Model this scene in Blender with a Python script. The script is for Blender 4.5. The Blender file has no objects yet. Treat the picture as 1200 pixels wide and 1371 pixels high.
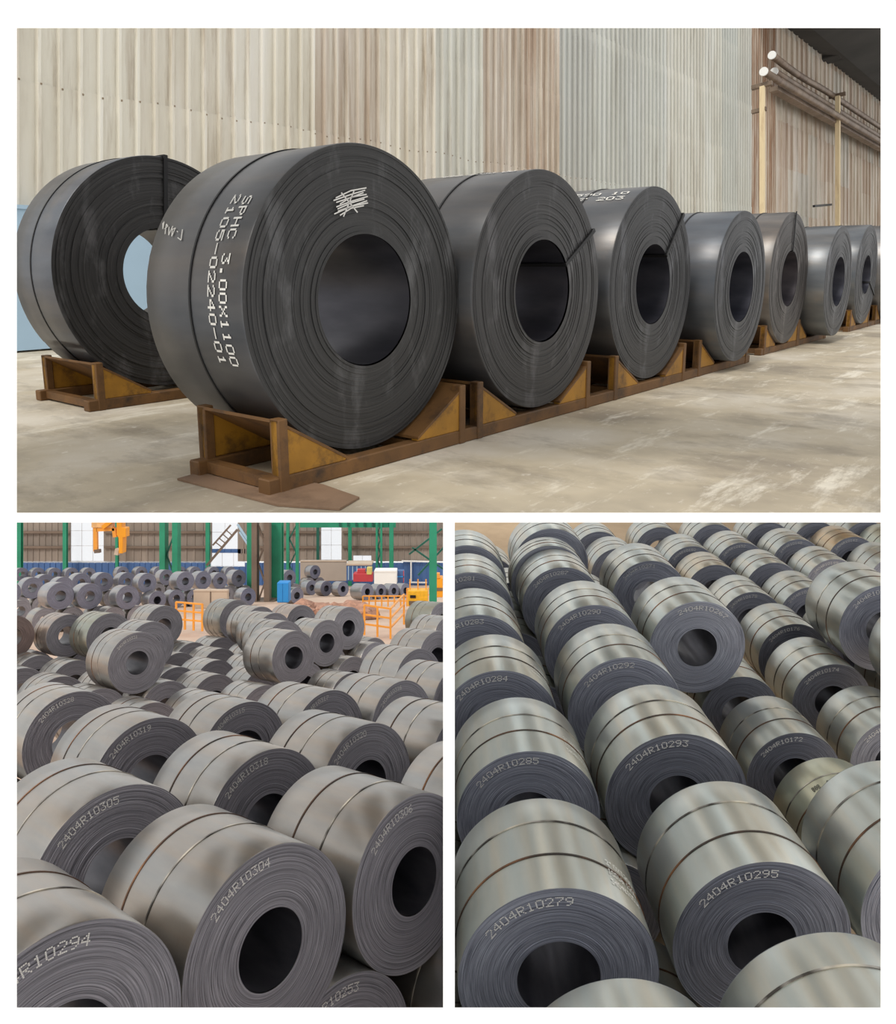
import bpy, bmesh, math, random
from mathutils import Matrix, Vector
random.seed(7)
SC = bpy.context.scene
COL = SC.collection

# ------------------------------------------------------------------ camera
CAM = Vector((0.0, 0.0, 10.0))
F_PX, CX, CY = 1050.0, 600.0, 560.0          # focal length and principal point in 1200x1371 pixels
cd = bpy.data.cameras.new('camera')
cd.sensor_fit = 'HORIZONTAL'; cd.sensor_width = 36.0
cd.lens = 36.0 * F_PX / 1200.0
cd.shift_y = -(685.5 - CY) / 1200.0
cd.clip_end = 500
cam = bpy.data.objects.new('camera', cd); COL.objects.link(cam)
cam.location = CAM; cam.rotation_euler = (math.pi / 2, 0, 0)
SC.camera = cam

# ------------------------------------------------------------------ world, lights, exposure
w = bpy.data.worlds.new('overcast_sky'); SC.world = w; w.use_nodes = True
bg = w.node_tree.nodes['Background']
bg.inputs[0].default_value = (1.0, 0.995, 0.98, 1); bg.inputs[1].default_value = 1.0
SC.view_settings.view_transform = 'Standard'; SC.view_settings.look = 'None'
SC.view_settings.exposure = 0.0; SC.view_settings.gamma = 1.0
SC.view_settings.use_curve_mapping = False

def area(name, loc, sx, sy, power, col=(1, 1, 1), rot=(0, 0, 0)):
    d = bpy.data.lights.new(name, 'AREA'); d.shape = 'RECTANGLE'; d.size = sx; d.size_y = sy
    d.energy = power; d.color = col
    o = bpy.data.objects.new(name, d); COL.objects.link(o); o.location = loc; o.rotation_euler = rot
    return o
# added area lights, out of view, that fill the two lower halls
for i in range(5):
    area('hall_fill_light', (-11.5 + i * 2.6, 13.8, 9.45), 0.6, 19.0, 46, (0.97, 0.985, 1.0))
for i in range(7):
    area('hall_fill_light', (1.0 + i * 2.6, 15.3, 9.45), 0.7, 22.0, 82, (0.95, 0.99, 1.0))
sd = bpy.data.lights.new('sun', 'SUN'); sd.energy = 1.6; sd.angle = math.radians(14); sd.color = (1, 0.95, 0.86)
so = bpy.data.objects.new('sun', sd); COL.objects.link(so); so.rotation_euler = Vector((-.32, -.62, .72)).to_track_quat('Z', 'Y').to_euler()

# ------------------------------------------------------------------ the three yards: each slopes its own way
def frame(l, a, u, H):
    def b(v): return Vector((v[0], v[2], v[1]))
    L, A, U = b(l), b(a), b(u)
    t = CAM - U * H
    return Matrix(((L.x, A.x, U.x, t.x), (L.y, A.y, U.y, t.y), (L.z, A.z, U.z, t.z), (0, 0, 0, 1)))
MT = frame((.62636, .14829, .7653), (-.77953, .11916, .61493), (0, .98174, -.19023), 1.168)
ML = frame((.68098, -.11913, .72254), (-.7323, -.11078, .67191), (0, .98668, .16267), 4.482)
MR = frame((.99939, .0053, .03449), (-.0349, .15192, .98778), (0, .98838, -.15201), 7.933)
def at(px, py, depth):
    return CAM + Vector(((px - CX) / F_PX * depth, depth, -(py - CY) / F_PX * depth))
def span(npx, depth): return npx / F_PX * depth

# ------------------------------------------------------------------ materials
def lin(r, g, b):
    f = lambda c: (c / 12.92 if c <= .04045 else ((c + .055) / 1.055) ** 2.4)
    return (f(r / 255), f(g / 255), f(b / 255), 1)
class NT:
    def __init__(s, name):
        s.m = bpy.data.materials.new(name); s.m.use_nodes = True
        s.t = s.m.node_tree; s.b = s.t.nodes['Principled BSDF']
    def n(s, typ, **kw):
        x = s.t.nodes.new(typ)
        for k, v in kw.items():
            if k.startswith('i_'):
                key = k[2:]; x.inputs[int(key) if key.isdigit() else key.replace('_', ' ')].default_value = v
            else: setattr(x, k, v)
        return x
    def l(s, a, b): s.t.links.new(a, b)
    def coords(s, scale=(1, 1, 1), kind='Object'):
        tc = s.n('ShaderNodeTexCoord'); mp = s.n('ShaderNodeMapping'); mp.inputs['Scale'].default_value = scale
        s.l(tc.outputs[kind], mp.inputs['Vector']); return mp.outputs[0]
    def worldc(s, scale=(1, 1, 1)):
        g = s.n('ShaderNodeNewGeometry'); mp = s.n('ShaderNodeMapping'); mp.inputs['Scale'].default_value = scale
        s.l(g.outputs['Position'], mp.inputs['Vector']); return mp.outputs[0]
    def noise(s, vec, scale=5, detail=4, rough=.55):
        x = s.n('ShaderNodeTexNoise'); x.inputs['Scale'].default_value = scale; x.inputs['Detail'].default_value = detail
        x.inputs['Roughness'].default_value = rough
        s.l(vec, x.inputs['Vector']); return x.outputs['Fac']
    def ramp(s, fac, stops):
        x = s.n('ShaderNodeValToRGB'); e = x.color_ramp.elements
        while len(e) < len(stops): e.new(.5)
        for i, (p, c) in enumerate(stops): e[i].position = p; e[i].color = c
        s.l(fac, x.inputs[0]); return x.outputs[0]
    def mix(s, fac, a, b, mode='MIX'):
        x = s.n('ShaderNodeMix', data_type='RGBA', blend_type=mode)
        for sock, v in ((x.inputs[0], fac), (x.inputs[6], a), (x.inputs[7], b)):
            if hasattr(v, 'links') or hasattr(v, 'is_linked'): s.l(v, sock)
            else: sock.default_value = v
        return x.outputs[2]
    def tint(s):
        return s.n('ShaderNodeObjectInfo').outputs['Color']
    def bump(s, h, strength=.3, dist=.01):
        x = s.n('ShaderNodeBump'); x.inputs['Strength'].default_value = strength; x.inputs['Distance'].default_value = dist
        s.l(h, x.inputs['Height']); s.l(x.outputs[0], s.b.inputs['Normal'])
    def out(s, col=None, rough=.5, metal=0.0, spec=None):
        if col is not None:
            if hasattr(col, 'is_linked'): s.l(col, s.b.inputs['Base Color'])
            else: s.b.inputs['Base Color'].default_value = col
        if hasattr(rough, 'is_linked'): s.l(rough, s.b.inputs['Roughness'])
        else: s.b.inputs['Roughness'].default_value = rough
        s.b.inputs['Metallic'].default_value = metal
        if spec is not None: s.b.inputs['Specular IOR Level'].default_value = spec
        return s.m
g3 = lambda v: (v, v, v, 1)

def make_wrap(name, dark, light, rough, metal, rust=.0):
    t = NT(name); v = t.coords((1, .25, 1)); v2 = t.coords((1, 1, 1))
    c = t.ramp(t.noise(v, 3.5, 5), [(.3, dark), (.7, light)])
    c = t.mix(t.noise(v2, 1.3, 3), c, t.mix(1.0, c, (1.05, 1.0, .95, 1), 'MULTIPLY'))
    hb = t.ramp(t.noise(t.coords((1, .06, 1)), 2.6, 3, .6), [(.36, (.94, 1.0, 1.05, 1)), (.5, (1, 1, 1, 1)), (.64, (1.1, 1.0, .9, 1))])
    c = t.mix(.8, c, hb, 'MULTIPLY')      # heat tint in bands across the strip
    if rust:
        k = t.ramp(t.noise(v2, 2.2, 6, .7), [(.58, g3(0)), (.72, g3(rust))])
        c = t.mix(k, c, lin(138, 112, 88))
    c = t.mix(1.0, c, t.tint(), 'MULTIPLY')
    r = t.n('ShaderNodeMapRange', i_3=rough - .03, i_4=rough + .05); t.l(t.noise(v, 6, 4), r.inputs[0])
    t.bump(t.noise(t.coords((1, .1, 1)), 14, 3), .06, .01)
    return t.out(c, r.outputs[0], metal)
WRAP_L = make_wrap('hot_rolled_wrap', lin(152, 152, 151), lin(170, 168, 165), .33, .86, .1)
WRAP_R = make_wrap('pale_rolled_wrap', lin(172, 178, 176), lin(190, 193, 188), .34, .78, .05)
WRAP_T = make_wrap('dark_rolled_wrap', lin(74, 75, 78), lin(100, 99, 99), .36, .55, .12)

def make_face(name, dark, light, metal=.35, rough=.5, rings=60, scuff=0):
    t = NT(name); tc = t.n('ShaderNodeTexCoord'); sp = t.n('ShaderNodeSeparateXYZ'); t.l(tc.outputs['Object'], sp.inputs[0])
    cb = t.n('ShaderNodeCombineXYZ'); t.l(sp.outputs[0], cb.inputs[0]); t.l(sp.outputs[2], cb.inputs[2])
    ln = t.n('ShaderNodeVectorMath', operation='LENGTH'); t.l(cb.outputs[0], ln.inputs[0])
    c2 = t.n('ShaderNodeCombineXYZ'); t.l(ln.outputs['Value'], c2.inputs[0])
    # a little of the angular position so that single laps fade in and out round the coil
    sc = t.n('ShaderNodeVectorMath', operation='SCALE'); t.l(cb.outputs[0], sc.inputs[0]); sc.inputs['Scale'].default_value = .02
    ad = t.n('ShaderNodeVectorMath', operation='ADD'); t.l(c2.outputs[0], ad.inputs[0]); t.l(sc.outputs[0], ad.inputs[1])
    ring = t.noise(ad.outputs[0], rings, 4, .7)
    c = t.ramp(ring, [(.36, dark), (.68, light)])
    if scuff:
        k = t.ramp(t.noise(t.coords((1.2, 1, .5)), 3.1, 6, .65), [(.54, g3(0)), (.7, g3(scuff))])
        c = t.mix(k, c, lin(120, 120, 122))
    c = t.mix(1.0, c, t.tint(), 'MULTIPLY')
    t.bump(ring, .5, .006)
    return t.out(c, rough, metal)
FACE_L = make_face('coil_edge_grey', lin(92, 91, 98), lin(176, 174, 183), .4, .42, 95)
FACE_R = make_face('coil_edge_blue_grey', lin(94, 97, 110), lin(186, 190, 205), .4, .42, 95)
FACE_T = make_face('coil_edge_dark', lin(46, 46, 47), lin(74, 73, 73), .3, .48, 70, .6)
t = NT('bore_steel'); BORE = t.out(t.mix(1.0, t.ramp(t.noise(t.coords((1, .3, 1)), 4, 4), [(.3, lin(62, 62, 70)), (.7, lin(96, 95, 102))]), t.tint(), 'MULTIPLY'), .38, .6)
t = NT('strap_steel'); STRAP = t.out(t.ramp(t.noise(t.coords(), 1.6, 3), [(.4, lin(52, 46, 42)), (.55, lin(96, 66, 46)), (.68, lin(150, 104, 68))]), .45, .4)
t = NT('bright_strap_steel'); STRAP_B = t.out(t.ramp(t.noise(t.coords(), 2.4, 2), [(.42, lin(70, 66, 62)), (.5, lin(150, 146, 140)), (.62, lin(214, 206, 190))]), .35, .7)
t = NT('dark_strap'); STRAP_D = t.out(lin(38, 38, 40), .5, .5)
t = NT('white_marking_paint'); PAINT = t.out(lin(226, 224, 218), .7)
t = NT('faded_marking_paint'); PAINT_F = t.out(lin(222, 220, 216), .7)
t = NT('dark_marking_paint'); PAINT_D = t.out(lin(52, 52, 50), .7)
def plain(name, c, rough=.6, metal=0, var=.15, scale=3.0, streak=(1, 1, 1), dirt=None, dirt_amt=.6):
    t = NT(name); v = t.coords(streak)
    lo = tuple(x * (1 - var) for x in c[:3]) + (1,); hi = tuple(min(1, x * (1 + var)) for x in c[:3]) + (1,)
    col = t.ramp(t.noise(v, scale, 5), [(.3, lo), (.7, hi)])
    if dirt: col = t.mix(t.ramp(t.noise(v, scale * 1.7, 6, .7), [(.5, g3(0)), (.72, g3(dirt_amt))]), col, dirt)
    t.bump(t.noise(v, scale * 8, 3), .12, .01)
    return t.out(col, rough, metal)
YEL = plain('cradle_yellow_paint', lin(158, 112, 28), .6, 0, .3, 2.5, (1, 1, 1), lin(66, 44, 24), .95)
YEL_D = plain('worn_cradle_rail_paint', lin(104, 72, 36), .65, 0, .35, 2.5, (1, 1, 1), lin(52, 38, 28), .95)
GREEN = plain('green_steel_paint', lin(38, 140, 108), .5, 0, .2, .3)
GREEN_D = plain('dark_green_steel_paint', lin(24, 92, 78), .5, 0, .2, .3)
BROWN_ST = plain('brown_steel', lin(120, 104, 92), .6, .2, .2, .3)
GREYW = plain('white_plaster', lin(252, 252, 252), .9, 0, .01, 1)
ORANGE = plain('orange_paint', lin(238, 160, 62), .5, 0, .12, .6)
CRANE = plain('yellow_crane_paint', lin(244, 160, 30), .45, 0, .15, .3)
BLUE = plain('blue_sheet_paint', lin(70, 104, 156), .5, 0, .2, .15)
BLUE_B = plain('bright_blue_paint', lin(40, 140, 214), .5, 0, .1, .6)
PALE_BLUE = plain('pale_blue_paint', lin(168, 196, 218), .6, 0, .06, .6)
TAN = plain('pale_board', lin(196, 178, 160), .8, 0, .12, .4)
RED = plain('red_paint', lin(190, 62, 72), .5, 0, .15, .5)
WHITE = plain('white_paint', lin(240, 240, 238), .6, 0, .03, .5)
PIPE = plain('rusty_pipe', lin(128, 112, 98), .5, .5, .3, 1.0, (1, 1, 1), lin(86, 58, 40), .8)
POST = plain('cream_post_paint', lin(226, 206, 168), .6, 0, .1, 1.0, (1, 1, .2), lin(150, 110, 70), .5)
DARK = plain('dark_roof_steel', lin(52, 50, 48), .8, 0, .3, .4)
SCRAP = plain('rust_scrap', lin(176, 134, 114), .8, 0, .4, 1.2, (1, 1, 1), lin(72, 54, 48), .9)
RUSTPL = plain('brown_plate', lin(128, 104, 84), .7, .2, .25, 1.2, (1, 1, 1), lin(78, 58, 44), .7)
t = NT('window_pane'); tr = t.n('ShaderNodeBsdfTransparent'); tr.inputs[0].default_value = (.97, .98, 1, 1)
ms = t.n('ShaderNodeMixShader', i_0=.9); t.l(t.b.outputs[0], ms.inputs[1]); t.l(tr.outputs[0], ms.inputs[2])
t.l(ms.outputs[0], t.t.nodes['Material Output'].inputs[0]); PANE = t.out(lin(235, 240, 245), .1)

# floor concrete of the upper hall
t = NT('scuffed_concrete'); v = t.coords()
c = t.ramp(t.noise(v, .45, 5, .6), [(.36, lin(152, 142, 126)), (.5, lin(188, 176, 154)), (.64, lin(206, 198, 184))])
k = t.ramp(t.noise(t.coords((.5, 2.2, 1)), 1.4, 8, .72), [(.55, g3(0)), (.66, g3(.75))])
c = t.mix(k, c, lin(232, 226, 212))
k = t.ramp(t.noise(t.coords((1.6, .8, 1)), 1.1, 8, .7), [(.5, g3(0)), (.68, g3(.7))])
c = t.mix(k, c, lin(136, 126, 112))
k = t.ramp(t.noise(v, 9, 6, .7), [(.6, g3(0)), (.72, g3(.5))])
c = t.mix(k, c, lin(238, 234, 226))
t.bump(t.noise(v, 22, 5), .2, .008); FLOOR_T = t.out(c, t.ramp(t.noise(v, 1.2, 4), [(.3, g3(.5)), (.7, g3(.75))]))
t = NT('yard_concrete_pink'); v = t.coords()
c = t.ramp(t.noise(v, .2, 5), [(.3, lin(186, 160, 142)), (.7, lin(212, 188, 170))]); FLOOR_L = t.out(c, .8)
t = NT('yard_concrete_tan'); v = t.coords()
c = t.ramp(t.noise(v, .5, 6), [(.3, lin(166, 143, 116)), (.7, lin(196, 172, 142))]); FLOOR_R = t.out(c, .8)

# corrugated sheet: the tint says how rusty this sheet is
t = NT('weathered_corrugated_sheet'); v = t.worldc((1, 1, .16))
c = t.ramp(t.noise(v, .9, 6, .65), [(.28, lin(206, 198, 180)), (.5, lin(232, 227, 213)), (.72, lin(244, 242, 236))])
k = t.ramp(t.noise(t.worldc((2.6, 2.6, .2)), 1.1, 6, .7), [(.52, g3(0)), (.68, g3(.6))])
c = t.mix(k, c, lin(156, 134, 104))
oi = t.n('ShaderNodeObjectInfo'); ms_ = t.n('ShaderNodeSeparateColor'); t.l(oi.outputs['Color'], ms_.inputs[0])
k2 = t.ramp(t.noise(t.worldc((3.2, 3.2, .12)), 1.0, 5, .7), [(.34, g3(.2)), (.58, g3(1))])
ru = t.mix(1.0, k2, ms_.outputs['Red'], 'MULTIPLY')
c = t.mix(ru, c, lin(152, 108, 70))
c = t.mix(ms_.outputs['Green'], c, lin(176, 184, 184))
t.bump(t.noise(t.worldc((1, 1, 1)), 12, 3), .1, .01)
SHEET = t.out(c, .6, .12)
t = NT('far_wall_sheet'); v = t.worldc((1, 1, .3))
c = t.ramp(t.noise(v, .25, 5), [(.3, lin(120, 112, 106)), (.7, lin(158, 146, 136))]); SHEET_L = t.out(t.mix(1.0, c, t.tint(), 'MULTIPLY'), .7)

# ------------------------------------------------------------------ mesh helpers
def link(name, me, mat, parent=None, loc=None, color=None):
    o = bpy.data.objects.new(name, me); COL.objects.link(o)
    if mat and not me.materials: me.materials.append(mat)
    if parent: o.parent = parent
    if loc is not None: o.location = loc
    if color: o.color = color
    return o
def tag(o, label=None, cat=None, group=None, kind=None):
    if label: o['label'] = label
    if cat: o['category'] = cat
    if group: o['group'] = group
    if kind: o['kind'] = kind
    return o
def empty(name, mat4=None, loc=None):
    o = bpy.data.objects.new(name, None); COL.objects.link(o); o.empty_display_size = .2
    if mat4 is not None: o.matrix_world = mat4
    if loc is not None: o.location = loc
    return o
def mesh(name, vs, fs, smooth=False):
    me = bpy.data.meshes.new(name); me.from_pydata([tuple(v) for v in vs], [], fs); me.update()
    if smooth: me.polygons.foreach_set('use_smooth', [True] * len(me.polygons))
    return me
class MB:
    def __init__(s): s.v = []; s.f = []
    def add(s, vs, fs):
        k = len(s.v); s.v += [tuple(v) for v in vs]; s.f += [tuple(i + k for i in f) for f in fs]; return s
    def box(s, x0, x1, y0, y1, z0, z1):
        return s.add([(x, y, z) for z in (z0, z1) for y in (y0, y1) for x in (x0, x1)],
                     [(0, 2, 3, 1), (4, 5, 7, 6), (0, 1, 5, 4), (2, 6, 7, 3), (0, 4, 6, 2), (1, 3, 7, 5)])
    def prism(s, pts, d):           # polygon (3D points), extruded by vector d
        n = len(pts); p = [Vector(q) for q in pts]; d = Vector(d)
        return s.add(p + [q + d for q in p], [tuple(range(n))[::-1], tuple(range(n, 2 * n))] + [(i, (i + 1) % n, (i + 1) % n + n, i + n) for i in range(n)])
    def bar(s, a, b, w, h=None):
        a = Vector(a); b = Vector(b); h = h or w; d = (b - a).normalized()
        up = Vector((0, 0, 1)) if abs(d.z) < .95 else Vector((0, 1, 0))
        x = d.cross(up).normalized() * w / 2; y = x.cross(d).normalized() * h / 2
        return s.prism([a - x - y, a + x - y, a + x + y, a - x + y], b - a)
    def tube(s, pts, r, n=10):
        pts = [Vector(p) for p in pts]; rings = []
        for i, p in enumerate(pts):
            d = (pts[min(i + 1, len(pts) - 1)] - pts[max(i - 1, 0)]).normalized()
            up = Vector((0, 0, 1)) if abs(d.z) < .95 else Vector((0, 1, 0))
            x = d.cross(up).normalized(); y = x.cross(d).normalized()
            rings.append([p + (x * math.cos(q * 2 * math.pi / n) + y * math.sin(q * 2 * math.pi / n)) * r for q in range(n)])
        vs = [v for rg in rings for v in rg]; fs = []
        for i in range(len(rings) - 1):
            for q in range(n): fs.append((i * n + q, i * n + (q + 1) % n, (i + 1) * n + (q + 1) % n, (i + 1) * n + q))
        fs += [tuple(range(n))[::-1], tuple(range((len(rings) - 1) * n, len(rings) * n))]
        return s.add(vs, fs)
    def build(s, name, mat, parent=None, smooth=False, bevel=0, loc=None, color=None):
        me = mesh(name, s.v, s.f, smooth)
        bm = bmesh.new(); bm.from_mesh(me); bmesh.ops.recalc_face_normals(bm, faces=bm.faces)
        if bevel: bmesh.ops.bevel(bm, geom=bm.edges[:], offset=bevel, segments=1, affect='EDGES', profile=.5)
        bm.to_mesh(me); bm.free()
        if smooth: me.polygons.foreach_set('use_smooth', [True] * len(me.polygons))
        return link(name, me, mat, parent, loc, color)
ORD = ['', 'first', 'second', 'third', 'fourth', 'fifth', 'sixth', 'seventh', 'eighth', 'ninth', 'tenth', 'eleventh', 'twelfth', 'thirteenth', 'fourteenth', 'fifteenth', 'sixteenth', 'seventeenth', 'eighteenth', 'nineteenth', 'twentieth'] + ['%d%s' % (i, 'th' if i not in (21, 22, 23, 31, 32, 33) else {1: 'st', 2: 'nd', 3: 'rd'}[i % 10]) for i in range(21, 60)]

# ------------------------------------------------------------------ white margins round the three views, built as a front wall with openings
FD = 3.6                                            # its distance from the viewer
def wx(p): return (p - CX) / F_PX * FD
def wz(p): return CAM.z - (p - CY) / F_PX * FD
def margin_wall():
    mb = MB(); T = .06
    xs = [wx(p) for p in (-700, 22.5, 593.5, 609, 1179.5, 1900)]
    zs = [wz(p) for p in (-600, 37.5, 686.5, 699.5, 1349, 1950)]
    fl = .012
    k = 1 + T / FD
    cxw, czw = 0.0, CAM.z
    def piece(x0, x1, z0, z1):      # a wall piece whose reveals flare a little towards the hall
        f = [(x0, FD, z0), (x1, FD, z0), (x1, FD, z1), (x0, FD, z1)]
        b = [(cxw + (x - cxw) * k, FD + T, czw + (z - czw) * k) for x, _, z in f]
        mb.add(f + b, [(0, 1, 2, 3), (7, 6, 5, 4), (0, 4, 5, 1), (1, 5, 6, 2), (2, 6, 7, 3), (3, 7, 4, 0)])
    piece(xs[0], xs[5], zs[1], zs[0]); piece(xs[0], xs[1], zs[4], zs[1]); piece(xs[4], xs[5], zs[4], zs[1])
    piece(xs[0], xs[5], zs[5], zs[4]); piece(xs[1], xs[4], zs[3], zs[2]); piece(xs[2], xs[3], zs[4], zs[3])
    tag(mb.build('wall_margins', GREYW), 'white margins of the three views, built as a front wall with three openings', kind='structure')
margin_wall()
# partition between the lower halls, its top edge sloping with the sightline of the slab
def on(px_y, d): return CAM.z - (px_y - CY) / F_PX * d
mb = MB(); mb.prism([(-.02, FD + .07, on(695, FD + .07)), (-.02, 42, on(695, 42)), (-.02, 42, 0), (-.02, FD + .07, 0.4)], (.04, 0, 0))
tag(mb.build('wall_partition', GREYW), 'thin white partition wall between the two lower halls', kind='structure')

# unseen housings put round the added fill lights, close under the slab
for o_ in [o for o in bpy.data.objects if o.type == 'LIGHT' and o.name.startswith('hall_fill_light')]:
    e = empty('fill_light_strip', loc=o_.location.copy()); left = o_.location.x < 0
    n_ = round((o_.location.x + 11.5) / 2.6) + 1 if left else round((o_.location.x - 1.0) / 2.6) + 1
    tag(e, 'added unseen fill light strip under the lower %s hall slab, %s from the left' % ('left' if left else 'right', ORD[n_]), 'lamp', 'added fill light strips of the lower halls')
    sx, sy = o_.data.size / 2 + .05, o_.data.size_y / 2 + .02
    mb = MB(); mb.box(-sx, sx, -sy, sy, .006, .016); mb.build('housing', WHITE, e)
    mb = MB(); mb.box(-sx, -sx + .03, -sy, sy, -.004, .006); mb.build('side_rail', WHITE, e)
    mb = MB(); mb.box(sx - .03, sx, -sy, sy, -.004, .006); mb.build('side_rail', WHITE, e)
    o_.parent = e; o_.location = (0, 0, 0)

# ------------------------------------------------------------------ coil meshes
CACHE = {}
def wrap_mesh(R, W, n):
    k = ('w', R, W, n)
    if k in CACHE: return CACHE[k]
    ys = [(0, -.007), (.01, 0)] + [(W * q / 3, 0) for q in (1, 2)] + [(W - .01, 0), (W, -.007)]
    vs = []; fs = []
    for i in range(n + 1):
        th = 2 * math.pi * i / n; dr = -.006 * i / n
        for y, o in ys: vs.append(((R + dr + o) * math.sin(th), y, (R + dr + o) * math.cos(th)))
    m = len(ys)
    for i in range(n):
        for j in range(m - 1): fs.append((i * m + j, (i + 1) * m + j, (i + 1) * m + j + 1, i * m + j + 1))
    for j in range(m - 1): fs.append((n * m + j, j, j + 1, n * m + j + 1))
    me = mesh('outer_wrap', vs, fs, True); CACHE[k] = me; return me
def face_mesh(R, r, n, K, rough, front=True, lip=0.0, seed=0):
    k = ('f', R, r, n, K, rough, front, lip, seed)
    if k in CACHE: return CACHE[k]
    rnd = random.Random(seed * 131 + K)
    ro = R - .0062; edges = [r]
    for i in range(1, K): edges.append(r + (ro - r) * (i + rnd.uniform(-.3, .3)) / K)
    edges.append(ro)
    vs = []; fs = []; s = -1 if front else 1
    offs = [rnd.uniform(-rough, rough) + (lip * math.exp(-i / 1.5)) for i in range(K)]; offs[-1] = 0
    prof = []
    for i in range(K): prof += [(edges[i], offs[i]), (edges[i + 1], offs[i])]
    m = len(prof)
    for i in range(n):
        th = 2 * math.pi * i / n
        for q, o in prof: vs.append((q * math.sin(th), s * o, q * math.cos(th)))
    for i in range(n):
        i2 = (i + 1) % n
        for j in range(m - 1):
            f = (i * m + j, i2 * m + j, i2 * m + j + 1, i * m + j + 1)
            fs.append(f if not front else f[::-1])
    me = mesh('end_face', vs, fs); CACHE[k] = me; return me
def bore_mesh(r, W, n):
    k = ('b', r, W, n)
    if k in CACHE: return CACHE[k]
    vs = []; fs = []; ys = [0, W * .33, W * .66, W]
    for i in range(n):
        th = 2 * math.pi * i / n; rr = r - .008 * math.sin(th * .5) ** 8
        for y in ys: vs.append((rr * math.sin(th), y, rr * math.cos(th)))
    m = len(ys)
    for i in range(n):
        for j in range(m - 1): fs.append((i * m + j, i * m + j + 1, (i + 1) % n * m + j + 1, (i + 1) % n * m + j))
    me = mesh('bore', vs, fs, True); CACHE[k] = me; return me
def strap_mesh(R, wd, n):
    k = ('s', R, wd, n)
    if k in CACHE: return CACHE[k]
    vs = []; fs = []
    for i in range(n):
        th = 2 * math.pi * i / n
        for q, y in ((R - .004, 0), (R + .005, 0), (R + .005, wd), (R - .004, wd)): vs.append((q * math.sin(th), y, q * math.cos(th)))
    for i in range(n):
        for j in range(3): fs.append((i * 4 + j, (i + 1) % n * 4 + j, (i + 1) % n * 4 + j + 1, i * 4 + j + 1))
    me = mesh('strap', vs, fs); CACHE[k] = me; return me
def clip_mesh(me, plane_co, plane_no):
    me = me.copy(); bm = bmesh.new(); bm.from_mesh(me)
    bmesh.ops.bisect_plane(bm, geom=bm.verts[:] + bm.edges[:] + bm.faces[:], plane_co=plane_co, plane_no=plane_no, clear_outer=True)
    bm.to_mesh(me); bm.free(); return me

# 5x7 dot font of the coil numbers
FONT = {'0': '0E11111111110E', '1': '040C040404040E', '2': '0E11010204081F', '3': '1F02040201110E', '4': '02060A121F0202',
        '5': '1F101E0101110E', '6': '0608101E11110E', '7': '1F010204080808', '8': '0E11110E11110E', '9': '0E11110F01020C',
        'R': '1E11111E141211', 'S': '0F10100E01011E', 'P': '1E11111E101010', 'H': '1111111F111111', 'C': '0E11101010110E',
        'X': '11110A040A1111', '.': '00000000000C0C', '-': '0000001F000000', ' ': '00000000000000', 'M': '111B1515111111', 'O': '0E11111111110E'}
def dots(text):
    out = []
    for i, ch in enumerate(text):
        h = FONT[ch]
        for r in range(7):
            b = int(h[2 * r:2 * r + 2], 16)
            for q in range(5):
                if b >> (4 - q) & 1: out.append((i * 6 + q + .5, 6.5 - r))
    return out, len(text) * 6 - 1
def dot_mesh(pts):                      # pts: (centre, du, dv)
    vs = []; fs = []
    for c, a, b in pts:
        k = len(vs); vs += [c - a - b, c + a - b, c + a + b, c - a + b]; fs.append((k, k + 1, k + 2, k + 3))
    return mesh('coil_marking', vs, fs)
def face_text(text, rad, height, a0, a1, fat=.42):          # on the front face, arched, from angle a0 to a1 (clockwise from top)
    d, n = dots(text); p = height / 7; pts = []
    for x, y in d:
        a = math.radians(a0 + (a1 - a0) * x / n); rr = rad + (y - 3.5) * p
        er = Vector((math.sin(a), 0, math.cos(a))); et = Vector((math.cos(a), 0, -math.sin(a)))
        pw = math.radians(abs(a1 - a0)) * rad / n
        pts.append((er * rr + Vector((0, -.012, 0)), et * pw * fat, er * p * fat))
    return dot_mesh(pts)
def girth_text(text, R, y, height, a0, a1, fat=.5, up=-1):   # round the wrap, angle from a0 to a1, letter tops towards y*up
    d, n = dots(text); p = height / 7; pts = []; sg = 1 if a1 > a0 else -1
    for x, v in d:
        a = math.radians(a0 + (a1 - a0) * x / n)
        er = Vector((math.sin(a), 0, math.cos(a))); et = Vector((math.cos(a), 0, -math.sin(a))) * sg
        pw = math.radians(abs(a1 - a0)) * R / n
        pts.append((er * (R + .004) + Vector((0, y + up * (v - 3.5) * p, 0)), et * pw * fat, Vector((0, up * p * fat, 0))))
    return dot_mesh(pts)
def axial_text(text, R, y0, y1, height, ang, fat=.5):        # along the wrap, reading from y0 to y1
    d, n = dots(text); p = height / 7; pts = []
    for x, v in d:
        a = math.radians(ang) + (v - 3.5) * p / R * (1 if ang < 0 else -1)
        er = Vector((math.sin(a), 0, math.cos(a))); et = Vector((math.cos(a), 0, -math.sin(a)))
        pts.append((er * (R + .004) + Vector((0, y0 + (y1 - y0) * x / n, 0)), Vector((0, (y1 - y0) / n * fat, 0)), et * p * fat))
    return dot_mesh(pts)
def strokes(lines, wd, fn):              # thin painted strokes: lists of 2D points mapped by fn to (point, normal)
    vs = []; fs = []
    for ln in lines:
        for (x0, y0), (x1, y1) in zip(ln[:-1], ln[1:]):
            L = math.hypot(x1 - x0, y1 - y0) or 1; nx, ny = -(y1 - y0) / L * wd, (x1 - x0) / L * wd
            k = len(vs); vs += [fn(x0 + nx, y0 + ny), fn(x1 + nx, y1 + ny), fn(x1 - nx, y1 - ny), fn(x0 - nx, y0 - ny)]; fs.append((k, k + 1, k + 2, k + 3))
    return mesh('coil_marking', vs, fs)

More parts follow.
